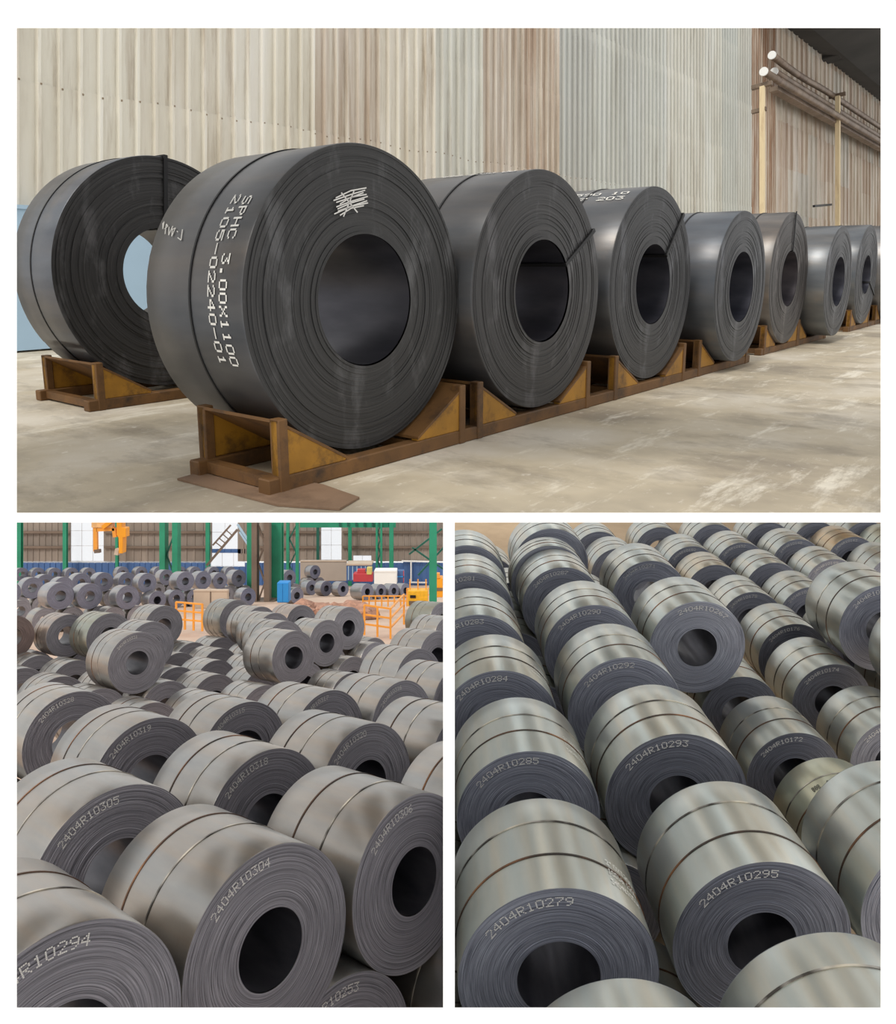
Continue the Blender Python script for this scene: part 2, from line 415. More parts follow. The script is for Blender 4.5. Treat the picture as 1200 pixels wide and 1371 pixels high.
COILS = {}
SKIP = set('Ll23 Ll24 LY8 LY10 LY16 LY17 LY21 LY22 LY26 LY30 LY31 LY33 LY34 LY35 LY36 LY37 LY38 LY39 LY41 LY42 LY43 LY44 LY45 LY46 LY47 LY48 LY49 LY50 LY51 LY52 LY53 Rx1 Rx2 Rx5 Rx6 Rx7 Rx8'.split())      # lower coils that nothing of shows
def coil(key, M, spec, wrap, face, label, group, detail=1, number=None, text=(-52, 0), straps=2, tint=None, ftint=None,
         cut=None, rough=.004, lip=.0, strap_at=None, strap_mat=None, name='steel_coil', trad=.86, th=.085, warm_front=False):
    if key in SKIP: return None
    lat, al, base, R, r, W = spec
    n, K = ((128, 30), (72, 16), (40, 7), (24, 3))[3 - detail]
    if detail < 3: R, r, W = round(R / .03) * .03, round(r / .02) * .02, round(W / .05) * .05
    m4 = M @ Matrix.Translation((lat, al, base))
    e = empty(name, m4); tag(e, label, 'steel coil', group)
    COILS[key] = e
    inv = (m4 @ Matrix.Translation((0, 0, R))).inverted()
    def part(nm, me, mat, y=0, rot=0, color=None):
        if cut is not None:
            loc = inv @ Vector((cut, 0, 0)); no = inv.to_3x3() @ Vector((1 if cut < 0 else -1, 0, 0))
            c, s = math.cos(-rot), math.sin(-rot)
            Rm = Matrix.Rotation(rot, 3, 'Y').inverted()
            me = clip_mesh(me, Rm @ (loc - Vector((0, y, 0))), Rm @ no)
            if not me.polygons: return None
            me.materials.clear()
        else:                            # one copy of the shared mesh for each material
            ck = ('m', me.name, mat.name)
            if ck not in CACHE:
                CACHE[ck] = me if not me.materials else me.copy()
                CACHE[ck].materials.clear(); CACHE[ck].materials.append(mat)
            me = CACHE[ck]
        o = link(nm, me, mat, e, (0, y, R)); o.rotation_euler = (0, rot, 0)
        if color: o.color = color
        return o
    rr = random.Random(str(key)); tt = tint or tuple([rr.uniform(.9, 1.05)] * 3) + (1,)
    rot = rr.uniform(2.0, 4.2)
    part('outer_wrap', wrap_mesh(R, W, n), wrap, 0, rot, tt)
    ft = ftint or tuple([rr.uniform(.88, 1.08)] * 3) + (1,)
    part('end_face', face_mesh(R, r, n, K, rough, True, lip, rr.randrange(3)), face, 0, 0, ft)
    part('end_face', face_mesh(R, r, max(24, n // 2), 2, .001, False), face, W, 0, ft)
    part('bore', bore_mesh(r, W, max(24, n // 2)), BORE, 0, 0, ft)
    if straps:
        pos = strap_at or ([.36, .66] if straps == 2 else [.5])
        for qi, q in enumerate(pos): part('strap', strap_mesh(R, .016 if strap_mat else .023, n), strap_mat or (STRAP if (qi == 0) == warm_front else STRAP_B), W * q, rr.uniform(0, 6))
    if number:
        o = part('coil_number', face_text(number, R * trad, th * R / .9, *text), PAINT_F)
        if o: o['label'] = 'pale dot-printed number ' + number
    return e

# ------------------------------------------------------------------ UPPER HALL
FT = -.12                                       # floor height under the coils
# floor slab: a polygon in plan, on the sloping plane
def floor_poly(M, h, pts_xy, thick, name, mat, label):
    n = (M.to_3x3() @ Vector((0, 0, 1))); p0 = M @ Vector((0, 0, h))
    top = []
    for x, y in pts_xy:
        z = p0.z - (n.x * (x - p0.x) + n.y * (y - p0.y)) / n.z; top.append(Vector((x, y, z)))
    me = MB().prism(top, (0, 0, -thick)); inv = M.inverted()
    me.v = [tuple(inv @ Vector(v)) for v in me.v]
    o = me.build(name, mat); o.matrix_world = M
    return tag(o, label, kind='structure')
floor_poly(MT, FT, [(-2.9, 4.125), (2.9, 4.125), (62, 80), (52, 84), (-9.6, 8.9)], .02, 'floor', FLOOR_T, 'scuffed pale concrete floor of the upper hall')
# corrugated wall
Pw = MT @ Vector((5.3, 12.75, FT)); lh = Vector((.62636, .7653, 0)); hl = lh.length; lh.normalize(); SL = .14829 / hl
nw = Vector((lh.y, -lh.x, 0))                   # towards the viewer
WM = Matrix(((lh.x, nw.x, 0, Pw.x), (lh.y, nw.y, 0, Pw.y), (0, 0, 1, Pw.z), (0, 0, 0, 1)))   # local: x along, y out, z up
# (x along, y towards viewer) is left-handed, so keep y pointing away instead
WM = Matrix(((lh.x, -nw.x, 0, Pw.x), (lh.y, -nw.y, 0, Pw.y), (0, 0, 1, Pw.z), (0, 0, 0, 1)))
wall = empty('wall_back', WM); tag(wall, 'tall weathered corrugated sheet wall behind the coils of the upper hall', kind='structure')
def sheet_mesh(wd, ht, pitch, rib, dep):
    prof = []; x = 0
    while x < wd - 1e-6:
        prof += [(x, 0), (x + pitch - rib, 0), (x + pitch - rib * .85, -dep), (x + pitch - rib * .3, -dep)]; x += pitch
    prof.append((wd, 0)); vs = []; fs = []
    for x, y in prof: vs += [(x, y, x * SL), (x, y - .012, ht + x * SL)]
    for i in range(len(prof) - 1): fs.append((2 * i, 2 * i + 2, 2 * i + 3, 2 * i + 1))
    return mesh('wall_sheet', vs, fs)
TH = 2.45; SW = 1.98
SM_A = sheet_mesh(SW, TH + .08, .33, .085, .10); SM_B = sheet_mesh(SW, TH + .08, .99, .12, .1)
i = 0; s = -4.0
rs = random.Random(5)
while s < 84:
    z = 0; top_needed = None
    mid = WM @ Vector((s + SW / 2, 0, (s + SW / 2) * SL))
    need = (CY - 20) / F_PX * (mid.y + 1) + CAM.z - mid.z
    px = CX + mid.x / mid.y * F_PX
    tiers = max(2, math.ceil((need - 1.65) / TH) + 1)
    crust = rs.random(); cgrey = rs.random()
    for q in range(tiers):
        zz = 1.65 - TH + q * TH
        me = SM_A if px < 1030 else SM_B
        o = link('wall_sheet', me, SHEET, wall, (s, -.006 * (q % 2) + rs.uniform(-.006, .006), s * SL + zz))
        rust = .02 + .22 * crust ** 2 + .04 * rs.random()
        if 420 < px < 520: rust = .4 + .1 * rs.random()
        if 640 < px < 745: rust = max(rust, .9 * math.exp(-((px - 702) / 42) ** 2))
        if 735 < px < 800: rust = .45
        if 1005 < px < 1042: rust = 1.0
        if px > 1042: rust = .45 + .3 * rs.random()
        grey = .12 if px < 560 else .35 + .3 * cgrey + .08 * rs.random()
        if px > 1042: grey = .2 + .35 * rs.random()
        if rust > .5: grey *= .3
        o.color = (rust, grey, 0, 1)
        i += 1
    s += SW
# sheet bolts along the lowest lap, where the ribs are wide enough to see
bm_ = MB()
for k in range(0, 62):
    x = k * .33 - 1.0
    bm_.box(x + .255, x + .28, -.13, -.1, 4.155 + x * SL + .04 * math.sin(k * 7.1), 4.18 + x * SL + .04 * math.sin(k * 7.1))
o = bm_.build('sheet_bolts', plain('bolt_steel', lin(140, 124, 104), .6, .2), wall); o['kind'] = 'stuff'
# pale blue panel at the foot of the wall, seen through the left coil
p = empty('painted_panel', WM @ Matrix.Translation((-2.2, -.25, -2.2 * SL)))
mb = MB(); mb.prism([(0, 0, 0), (5.6, 0, 5.6 * SL), (5.6, 0, 2.15 + 5.6 * SL), (0, 0, 2.15)], (0, .05, 0)); mb.build('panel', PALE_BLUE, p)
mb = MB(); mb.prism([(0, -.03, 2.15), (5.6, -.03, 2.15 + 5.6 * SL), (5.6, -.03, 2.21 + 5.6 * SL), (0, -.03, 2.21)], (0, .1, 0)); mb.build('cap_rail', PALE_BLUE, p)
tag(p, 'pale blue painted panel along the foot of the wall behind the left coil', 'panel')
# dark roof over the far end
def along_wall(px, py, out):                    # a point standing out from the wall, seen at a pixel
    d = Vector(((px - CX) / F_PX, 1, -(py - CY) / F_PX)); p0 = WM @ Vector((0, -out, 0)); nn = nw
    tt = (p0 - CAM).dot(nn) / d.dot(nn); q = WM.inverted() @ (CAM + d * tt); return q
q = along_wall(1086, 37, 1.2)
mb = MB(); mb.prism([(q.x - 6, -1.2, q.z - 6 * SL), (q.x - 6, .3, q.z - 6 * SL + .4), (q.x - 6, .3, q.z - 6 * SL + 12), (q.x - 6, -9, q.z - 6 * SL + 12), (q.x - 6, -9, q.z - 6 * SL + 1.5)], (60, 0, 60 * SL))
o = mb.build('ceiling', DARK); o.matrix_world = WM; tag(o, 'dark roof edge over the far end of the upper hall', kind='structure')
q = along_wall(1124, 62, .8)
mb = MB(); mb.box(q.x - .55, q.x + .55, -1.4, .2, q.z - .7, q.z + 1.6); mb.box(q.x - .9, q.x - .4, -1.0, .2, q.z - .9, q.z - .3)
o = mb.build('roof_bracket', DARK, None, bevel=.04); o.matrix_world = WM; tag(o, 'small dark bracket on the wall under the roof edge', 'bracket')
# pipe rack on the far wall
OUT = 1.1
rack = empty('pipe_rack', WM); tag(rack, 'rusty pipe rack on two cream posts along the far corrugated wall', 'pipe rack')
def pipe(px, py, out, r, nm='pipe', ln=40, sag=.0):
    q = along_wall(px, py, out); pts = [(q.x + s_, -out, q.z + s_ * SL - sag * math.sin(math.pi * min(1, s_ / 9.0))) for s_ in [0, 2, 4, 6, 8, 10, 14, 20, 30, ln]]
    o = MB().tube(pts, r, 12).build(nm, PIPE, rack, True); MB().tube([(q.x - .05, -out, q.z), (q.x + .02, -out, q.z)], r * 1.15, 12).build('pipe_cap', WHITE, o); return q
pipe(1034, 74, 1.1, .17, sag=.12); pipe(1023, 96, 1.5, .17); q = pipe(1037, 96, .9, .17)
q1 = along_wall(1036, 122, 1.1); mb = MB()
mb.prism([(q1.x, -1.3, q1.z), (q1.x, -.9, q1.z), (q1.x, -.9, q1.z + .22), (q1.x, -1.3, q1.z + .22)], (40, 0, 40 * SL)); mb.build('beam', PIPE, rack)
q2 = along_wall(1036, 110, .6); mb = MB()
mb.prism([(q2.x, -.62, q2.z - .4), (q2.x, -.58, q2.z - .4), (q2.x, -.58, q2.z + .5), (q2.x, -.62, q2.z + .5)], (40, 0, 40 * SL)); mb.build('web_plate', PIPE, rack)
for px, y0, y1, wdt in ((1021, 116, 300, .2), (1122, 129, 330, .24)):
    a = along_wall(px, y0, 1.35); b = along_wall(px - 6, y1, 1.35)
    MB().bar((a.x, -1.35, a.z), (a.x, -1.35, a.z - 9), wdt).build('post', POST, rack)
    MB().bar((a.x + .1, -1.75, a.z + .1), (a.x + .1, -.85, a.z + .1), .18).build('bracket', PIPE, rack)
    MB().bar((a.x + .1, -1.5, a.z - 1.0), (a.x + .1, -.85, a.z - 1.0), .16).build('bracket', PIPE, rack)
a = along_wall(1090, 276, 1.0); b = along_wall(1113, 274, 1.0)
MB().bar((a.x, -1.0, a.z), (b.x, -1.0, b.z), .12).build('tie_bar', STRAP_D, rack)

# cradles: built in hall coordinates (lat, along, height)
def cradle(spots, f0, f1, lat0, lat1, label, group=None):
    M = MT @ Matrix.Translation((lat0, f0, FT)); e = empty('coil_cradle', M); tag(e, label, 'coil cradle', group)
    L = lat1 - lat0; D = f1 - f0
    for y0 in (0, D - .1):
        MB().box(0, L, y0, y0 + .1, 0, .1).build('rail', YEL_D, e, bevel=.008)
    x = .06
    while x < L:
        MB().box(x, x + .08, .1, D - .1, .02, .09).build('cross_bar', YEL_D, e); x += .62
    for c in spots:
        for sgn in (-1, 1):
            xo = (c - lat0) + sgn * .87; xi = (c - lat0) + sgn * .34
            xo = max(0.0, min(L, xo))
            for y0 in (0.004, D - .064):
                mb = MB(); mb.prism([(xo, y0, .1), (xi, y0, .1), (xi, y0, .125), (xo, y0, .43)], (0, .06, 0)); mb.build('wedge_plate', YEL, e, bevel=.006)
                mb = MB(); mb.box(min(xo, xo - sgn * .07), max(xo, xo - sgn * .07), y0 - .012, y0 + .07, .0, .435); mb.build('post', YEL_D, e, bevel=.006)
            mb = MB(); mb.prism([(xo, .0, .415), (xi, .0, .112), (xi, .0, .132), (xo, .0, .435)], (0, D, 0)); mb.build('bearing_plate', YEL_D, e)
    return e
TOPC = {'A': (3.65, 3.61, -.02, .97, .42, .97), 'B': (4.34, 7.03, 0, 1.10, .435, .75), 'C': (5.58, 3.49, 0, .966, .416, 1.1), 'D': (7.77, 3.51, 0, .983, .409, 1.1),
        'E': (9.91, 3.32, 0, .916, .428, 1.1), 'F': (12.74, 3.55, 0, .985, .42, .83), 'G': (14.62, 3.28, 0, .915, .41, 1.1), 'H': (18.17, 3.56, 0, 1.0, .39, 1.1), 'I': (20.6, 3.4, 0, 1.04, .4, 1.1)}
cradle([3.65, 5.54, 7.77, 9.91], 3.47, 4.25, 2.70, 10.9, 'long worn yellow steel cradle under the four nearest coils of the upper row')
cradle([12.78, 14.52], 3.6, 4.35, 11.8, 15.5, 'short yellow steel cradle under the brown coil and its right neighbour')
cradle([18.17, 20.6], 3.6, 4.35, 17.2, 21.6, 'small distant yellow cradle at the far right end of the upper row')
cradle([4.34], 6.85, 7.9, 3.38, 5.4, 'yellow steel cradle under the left rear coil in front of the wall')
LT = {'A': 'largest dark coil in front, white lettering SPHC 3.00X1100 on its side',
      'B': 'dark coil at the left rear, strap down its face, blue panel seen through its bore',
      'C': 'dark scuffed coil directly right of the largest lettered coil', 'D': 'dark coil with white figures 590 10 on its side, third along the front row',
      'E': 'blue-grey coil, smaller than its neighbours, fourth along the front row', 'F': 'brownish grey coil with a vertical strap on its face',
      'G': 'blue-grey coil just right of the brownish one', 'H': 'small distant dark coil, second from the far right edge of the upper hall', 'I': 'partly cut off far coil at the right edge of the upper hall'}
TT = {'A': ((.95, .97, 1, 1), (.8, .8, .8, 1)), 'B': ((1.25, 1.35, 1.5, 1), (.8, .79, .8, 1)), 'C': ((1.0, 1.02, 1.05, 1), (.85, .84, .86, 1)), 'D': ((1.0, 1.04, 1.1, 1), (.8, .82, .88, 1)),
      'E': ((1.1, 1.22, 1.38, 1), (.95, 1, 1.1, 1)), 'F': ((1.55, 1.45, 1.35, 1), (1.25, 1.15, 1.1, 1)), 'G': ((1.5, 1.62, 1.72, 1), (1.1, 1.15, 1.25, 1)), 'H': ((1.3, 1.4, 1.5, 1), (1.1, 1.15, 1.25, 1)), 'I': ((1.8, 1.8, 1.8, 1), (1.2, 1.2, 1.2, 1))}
def eye_strap(e, R, r, W, ang, wd=.04, over=True):
    a = math.radians(ang); er = Vector((math.sin(a), 0, math.cos(a))); et = Vector((math.cos(a), 0, -math.sin(a))) * wd / 2
    pth = [er * (r - .012) + Vector((0, W, 0)), er * (r - .012) + Vector((0, -.016, 0)), er * (R + .012) + Vector((0, -.016, 0)), er * (R + .012) + Vector((0, W, 0))]
    mb = MB()
    for p0, p1 in list(zip(pth[:-1], pth[1:]))[:3 if over else 2]:
        th = Vector((0, .006, 0)) if abs((p1 - p0).y) < .5 else er * .006
        mb.add([p0 - et - th, p0 + et - th, p1 + et - th, p1 - et - th, p0 - et + th, p0 + et + th, p1 + et + th, p1 - et + th],
               [(0, 1, 2, 3), (7, 6, 5, 4), (0, 4, 5, 1), (1, 5, 6, 2), (2, 6, 7, 3), (3, 7, 4, 0)])
    mb.build('eye_strap', STRAP_D, e, loc=(0, 0, R))
for k, sp in TOPC.items():
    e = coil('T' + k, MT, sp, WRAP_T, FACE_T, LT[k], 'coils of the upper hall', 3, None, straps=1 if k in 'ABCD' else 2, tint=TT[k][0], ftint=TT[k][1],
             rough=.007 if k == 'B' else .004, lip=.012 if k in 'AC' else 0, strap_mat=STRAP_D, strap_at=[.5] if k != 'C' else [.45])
    R, r, W = sp[3:]
    if k == 'B': eye_strap(e, R, r, W, 4)
    if k == 'C': eye_strap(e, R, r, W, 58, .03)
    if k == 'D': eye_strap(e, R, r, W, 42, .035)
    if k == 'F': eye_strap(e, R, r, W, 2, .03, False)
    if k == 'H': eye_strap(e, R, r, W, 115)
    if k == 'A':
        o = link('coil_marking', girth_text('SPHC 3.00X1100', R, .165, .075, -51, -111), PAINT, e, (0, 0, R)); o['label'] = 'white lettering SPHC 3.00X1100'
        o = link('coil_marking', girth_text('2105-02240-01', R, .275, .07, -50, -111), PAINT, e, (0, 0, R)); o['label'] = 'white lettering 2105-02240-01'
        rs2 = random.Random(2); ln = []
        for q in range(9):
            y = .0 + q * .012; ln.append([(-.09 + rs2.uniform(-.02, .02), y - .02), (0, y + rs2.uniform(-.01, .01)), (.1 + rs2.uniform(-.02, .02), y + .012)])
        ln += [[(-.05, -.03), (.02, .1)], [(.04, -.02), (-.06, .1)]]
        o = link('chalk_mark', strokes(ln, .0035, lambda x, y: Vector((-.13 + x * 1.35, -.016, .56 + y * 1.1 + x * .22))), PAINT_F, e, (0, 0, R)); o['label'] = 'white chalk scribble'
        def cyl(x, y):
            a = math.radians(-66 + y * 26); return Vector(((R + .005) * math.sin(a), .80 - x * .75, (R + .005) * math.cos(a)))
        o = link('chalk_mark', strokes([[(-.16, .22), (-.12, .12), (-.15, .24)], [(-.1, .12), (-.06, .16), (-.1, .2), (-.06, .04)], [(-.04, .15), (0, .02), (.01, .16)], [(.02, .12), (.05, .0), (.06, .13), (.02, .1)], [(.1, .08), (.12, .06)], [(.14, -.02), (.2, -.06), (.17, .1)]], .006, cyl), PAINT, e, (0, 0, R)); o['label'] = 'white handwritten figures'
    if k == 'D':
        for tx, an in (('590 10', -24), ('07 203', -31)):
            o = link('coil_marking', axial_text(tx, R, .72, .12, .07, an), PAINT, e, (0, 0, R)); o['label'] = 'white figures ' + tx
    if k == 'C':
        o = link('coil_marking', axial_text('590 1050 00', R, .85, .12, .06, -14), PAINT_F, e, (0, 0, R)); o['label'] = 'faint white figures on top'
# bent brown sheet under the near end of the long cradle
mb = MB(); P = [(2.58, 4.2), (2.62, 3.3), (2.78, 2.98), (3.0, 3.05), (3.05, 3.4), (2.95, 4.25)]
mb.prism([(x, y, 0) for x, y in P], (0, 0, .012))
o = mb.build('floor_plate', RUSTPL); o.matrix_world = MT @ Matrix.Translation((0, 0, FT + .002))
tag(o, 'thin bent brown steel plate on the floor under the near end of the long cradle', 'steel plate')

# ------------------------------------------------------------------ LOWER LEFT HALL
BL_UPPER = {
 'a':(4.63,6.50,0.00,0.88,0.34,1.66),'b':(6.54,6.58,0.00,0.89,0.34,1.65),'c':(4.32,8.92,0.02,0.93,0.38,1.65),
 'd':(2.66,6.15,0.02,0.90,0.39,1.69),'e':(6.43,9.18,0.01,0.92,0.36,1.53),'f':(8.39,9.46,0.01,0.91,0.38,1.52),
 'g':(6.26,12.06,0.01,0.93,0.38,1.55),'h':(6.55,15.67,0.00,0.90,0.38,1.50),'i':(10.11,12.53,0.00,0.87,0.38,1.49),
 'j':(11.86,12.31,0.00,0.87,0.38,1.48),'k':(10.50,9.33,0.00,0.89,0.38,1.54),'l':(8.35,12.71,0.00,0.87,0.38,1.50),
 'n':(11.97,24.35,0.01,0.92,0.37,1.62),'o':(16.24,22.07,0.01,0.87,0.37,1.71),'p':(19.64,24.62,-0.01,0.86,0.37,1.45),
 'q':(23.38,27.79,0.00,0.92,0.37,1.45),'n2':(14.34,28.19,-0.00,0.90,0.38,1.45),'n3':(18.10,34.49,0.01,0.94,0.36,1.56),
 'n4':(14.52,32.03,0.02,0.93,0.38,1.63),'n5':(13.86,34.45,-0.00,0.86,0.38,1.43),'n6':(12.03,35.42,-0.00,0.86,0.38,1.45),
 'o2':(17.80,24.77,-0.00,0.90,0.38,1.45),'o3':(19.67,28.16,0.00,0.90,0.38,1.46),'o4':(21.3,31.57,-0.00,0.90,0.38,1.45),
 'q2':(23.15,30.98,-0.00,0.90,0.38,1.45),'r':(21.95,34.58,0.02,0.96,0.36,1.57),'s1':(15.46,15.44,-0.00,0.90,0.38,1.45),
 's2':(13.94,12.60,0.00,0.90,0.38,1.47),'s3':(19.07,18.19,0.00,0.90,0.38,1.46),'s4':(23.42,21.71,0.00,0.90,0.38,1.45),
 's5':(28.22,26.60,0.02,0.94,0.38,1.67),'u':(8.47,6.51,0.00,0.89,0.38,1.54)}
BL_LOWER = {
 'm':(5.57,6.56,-1.50,0.90,0.38,1.40),'m2':(7.5,6.2,-1.50,0.90,0.38,1.40),'l1':(20.69,33.74,-1.50,0.90,0.38,1.40),
 'l2':(18.47,30.23,-1.50,0.90,0.38,1.41),'l3':(16.51,27.26,-1.50,0.90,0.38,1.42),'l4':(14.68,24.24,-1.50,0.90,0.38,1.43),
 'l5':(20.35,30.2,-1.50,0.90,0.38,1.40),'l6':(18.38,27.15,-1.50,0.90,0.38,1.40),'l7':(16.5,24.12,-1.50,0.90,0.38,1.40),
 'l8':(14.61,21.29,-1.50,0.90,0.38,1.40),'l9':(12.47,33.56,-1.50,0.90,0.38,1.40),'l10':(12.87,31.07,-1.50,0.90,0.38,1.40),
 'l11':(11.01,27.62,-1.50,0.90,0.38,1.42),'l12':(10.82,30.49,-1.50,0.90,0.38,1.38),'l13':(10.91,24.42,-1.50,0.90,0.38,1.42),
 'l14':(10.93,21.20,-1.50,0.90,0.38,1.43),'l15':(20.62,24.21,-1.50,0.90,0.38,1.45),'l16':(24.32,27.06,-1.50,0.90,0.38,1.41),
 'l17':(17.95,21.18,-1.50,0.90,0.38,1.40),'l18':(25.5,28.45,-1.50,0.90,0.38,1.41),
 'l19':(14.64,26.75,-1.50,0.90,0.38,1.40),'l20':(16.62,30.25,-1.50,0.90,0.38,1.40),'l21':(18.8,33.05,-1.50,0.90,0.38,1.40),'l22':(12.95,24.2,-1.50,0.90,0.38,1.40),'l23':(14.7,30.3,-1.50,0.90,0.38,1.40),'l24':(16.8,33.6,-1.50,0.90,0.38,1.40),'l25':(12.8,27.5,-1.5,.9,.38,1.4),'l26':(12.75,21.2,-1.5,.9,.38,1.4)}
BL_FAR = {
 'f1':(23.28,59.67,0.09,0.97,0.38,1.75),'f2':(25.21,59.31,0.03,0.94,0.38,1.31),'f3':(27.2,57.48,-0.01,0.88,0.38,1.31),
 'f0':(26.86,75.10,0.02,0.93,0.38,1.30),'f00':(23.40,70.22,-0.02,0.87,0.38,1.30),'f4':(33.74,81.56,0.04,0.96,0.38,1.30),
 'f5':(35.80,81.07,0.07,0.96,0.38,1.33),'f6':(37.7,79.98,0.05,0.96,0.38,1.32),'f35':(30.06,76.54,0.00,0.90,0.38,1.30),
 'f33':(31.87,85.74,-0.01,0.89,0.38,1.30),'f7':(37.78,75.81,0.06,0.97,0.38,1.30),'f8':(47.51,90.55,0.01,0.92,0.38,1.30),
 'f9':(41.60,75.31,0.09,0.99,0.38,1.6),'f10':(44.77,77.31,0.07,0.97,0.38,1.34),'f11':(47.11,77.84,0.00,0.90,0.38,1.30),
 'f12':(50.59,79.65,0.06,0.96,0.38,1.34),'g1':(36.3,75.8,-1.5,0.88,0.38,1.30),'g2':(38.18,74.33,-1.50,0.90,0.38,1.30),
 'g3':(40.66,75.20,-1.50,0.90,0.38,1.30),'g4':(42.76,75.33,-1.50,0.91,0.38,1.30),'g5':(46.71,71.63,-1.49,0.92,0.38,1.30),
 'f13':(56.79,78.52,0.01,0.92,0.38,1.30),'g6':(52.49,71.13,-1.52,0.86,0.38,1.30),'h1':(71.33,92.49,0.06,0.95,0.38,1.36),
 'k1':(62.96,82.24,-1.49,0.92,0.38,1.32),'k2':(63.05,79.40,-1.49,0.92,0.38,1.31),'k3':(63.90,77.17,-1.49,0.91,0.38,1.33),
 'k4':(61.01,69.34,-1.45,0.93,0.38,2.0),'k5':(63.9,70.2,-1.51,0.88,0.38,1.30),'k6':(65.7,69.9,-1.50,0.88,0.38,1.30),
 'k7':(67.45,69.7,-1.52,0.87,0.38,1.30)}
NUM_L = {'a': '2404R10304', 'b': '2404R10306', 'c': '2404R10305', 'd': '2404R10294', 'e': '2404R10318', 'f': '2404R10320', 'g': '2404R10319', 'h': '2404R10328',
         'i': '2404R10317', 'j': '2404R10316', 'l': '2404R10315', 'n': '2404R10331', 'm': '2404R10253'}
CUT = -.022
def needs_cut(M, sp, sign):
    for y in (0, sp[5]):
        for a in range(0, 360, 15):
            p = M @ Vector((sp[0] + sp[3] * math.sin(math.radians(a)), sp[1] + y, sp[2] + sp[3] + sp[3] * math.cos(math.radians(a))))
            if (p.x - CAM.x) * sign > -.02: return True
    return False
LU = {'o': 'raised grey coil with two bands, front of the middle cluster', 'p': 'raised coil with deep round bore, right of the two-banded one in the middle cluster', 'q': 'raised coil at the right end of the middle cluster, beside the orange railing',
      'n2': 'raised coil half hidden just behind the left cluster front coil, white number down its edge', 'n3': 'raised coil at the top right of the left cluster, bore partly hidden',
      'n4': 'raised greenish coil in the middle of the left cluster', 'n5': 'raised coil with reddish rim, left of the greenish one', 'n6': 'brown rusty coil at the left edge of the lower left hall',
      'o2': 'raised coil right behind the front coil of the middle cluster', 'o3': 'third coil back in the middle cluster', 'o4': 'rearmost coil on the left of the middle cluster', 'q2': 'coil with pinkish top, rear right of the middle cluster',
      'r': 'raised coil standing alone beside the pale board and the orange railing', 's1': 'right edge coil with dark end face, third row from the front', 's2': 'cut off coil at the right edge behind the front rows, second row back',
      's3': 'pale coil at the right edge below the coil nearest the green column', 's4': 'pale banded coil at the right edge, second below the green column', 's5': 'greenish coil at the right edge right below the green column', 'k': 'coil at the right edge with its end face cut off, above coil 2404R10306', 'u': 'coil cut off at the right edge just behind coil 2404R10306'}
TL = {'n6': (.95, .72, .55, 1), 'n5': (1.0, .9, .86, 1), 'n4': (.9, .95, .85, 1), 'r': (.78, .8, .78, 1), 's5': (.8, .83, .74, 1), 'q2': (1.05, .92, .86, 1)}
for k, sp in BL_UPPER.items():
    num = NUM_L.get(k); big = k in 'abcdefghijkl' or k == 'u'
    lab = LU.get(k) or 'grey steel coil numbered %s in the lower left hall' % num
    coil('L' + k, ML, sp, WRAP_L, FACE_L, lab, 'upper layer coils of the lower left hall', 3 if big else 2, num, text=(-55, -4) if k != 'd' else (-50, 10),
         cut=CUT if needs_cut(ML, sp, 1) else None, tint=TL.get(k), ftint=(.8, .62, .52, 1) if k == 'n6' else None, strap_at=[.38, .68] if k in 'bej' else [.45, .72])
for k, sp in BL_LOWER.items():
    num = NUM_L.get(k)
    coil('L' + k, ML, sp, WRAP_L, FACE_L, 'grey lower coil numbered 2404R10253 between the two front coils' if num else ('lower coil cut off at the bottom right corner of the lower left hall' if k == 'm2' else 'LOWER'),
         'lower layer coils of the lower left hall', 3 if num else 2, num, text=(-45, 12), cut=CUT if needs_cut(ML, sp, 1) else None)
for q_, px_ in enumerate((30, 52, 74, 97, 120, 165, 190, 214, 243, 262, 287, 309, 420, 446)):
    d_ = Vector(((px_ - CX) / F_PX, 1, -((760 if px_ < 140 else 758.5) - CY) / F_PX)); U_ = ML.to_3x3() @ Vector((0, 0, 1))
    if px_ > 400: continue
    tt_ = (1.8 - 4.482) / d_.dot(U_); loc_ = ML.inverted() @ (CAM + d_ * tt_); BL_FAR['f2%02d' % q_] = (loc_.x, loc_.y, 0.0, .9, .38, 1.3)
fs_ = sorted([k for k in BL_FAR if k[0] == 'f'], key=lambda k: (ML @ Vector((BL_FAR[k][0], BL_FAR[k][1], 0))).x / (ML @ Vector((BL_FAR[k][0], BL_FAR[k][1], 0))).y)
gs_ = sorted([k for k in BL_FAR if k[0] == 'g'], key=lambda k: BL_FAR[k][0]); ks_ = ['k1', 'k2', 'k3', 'k4', 'k5', 'k6', 'k7']
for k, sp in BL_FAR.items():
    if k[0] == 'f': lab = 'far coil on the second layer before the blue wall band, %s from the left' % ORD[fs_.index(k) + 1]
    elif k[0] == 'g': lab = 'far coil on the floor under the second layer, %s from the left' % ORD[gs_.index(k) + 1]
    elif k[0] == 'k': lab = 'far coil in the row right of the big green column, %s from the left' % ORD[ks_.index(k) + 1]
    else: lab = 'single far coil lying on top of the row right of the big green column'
    coil('L' + k, ML, sp, WRAP_L, FACE_L, lab, 'far coils of the lower left hall', 1, None, straps=0, tint=(.98, 1.02, 1.12, 1), ftint=(.78, .82, .96, 1))
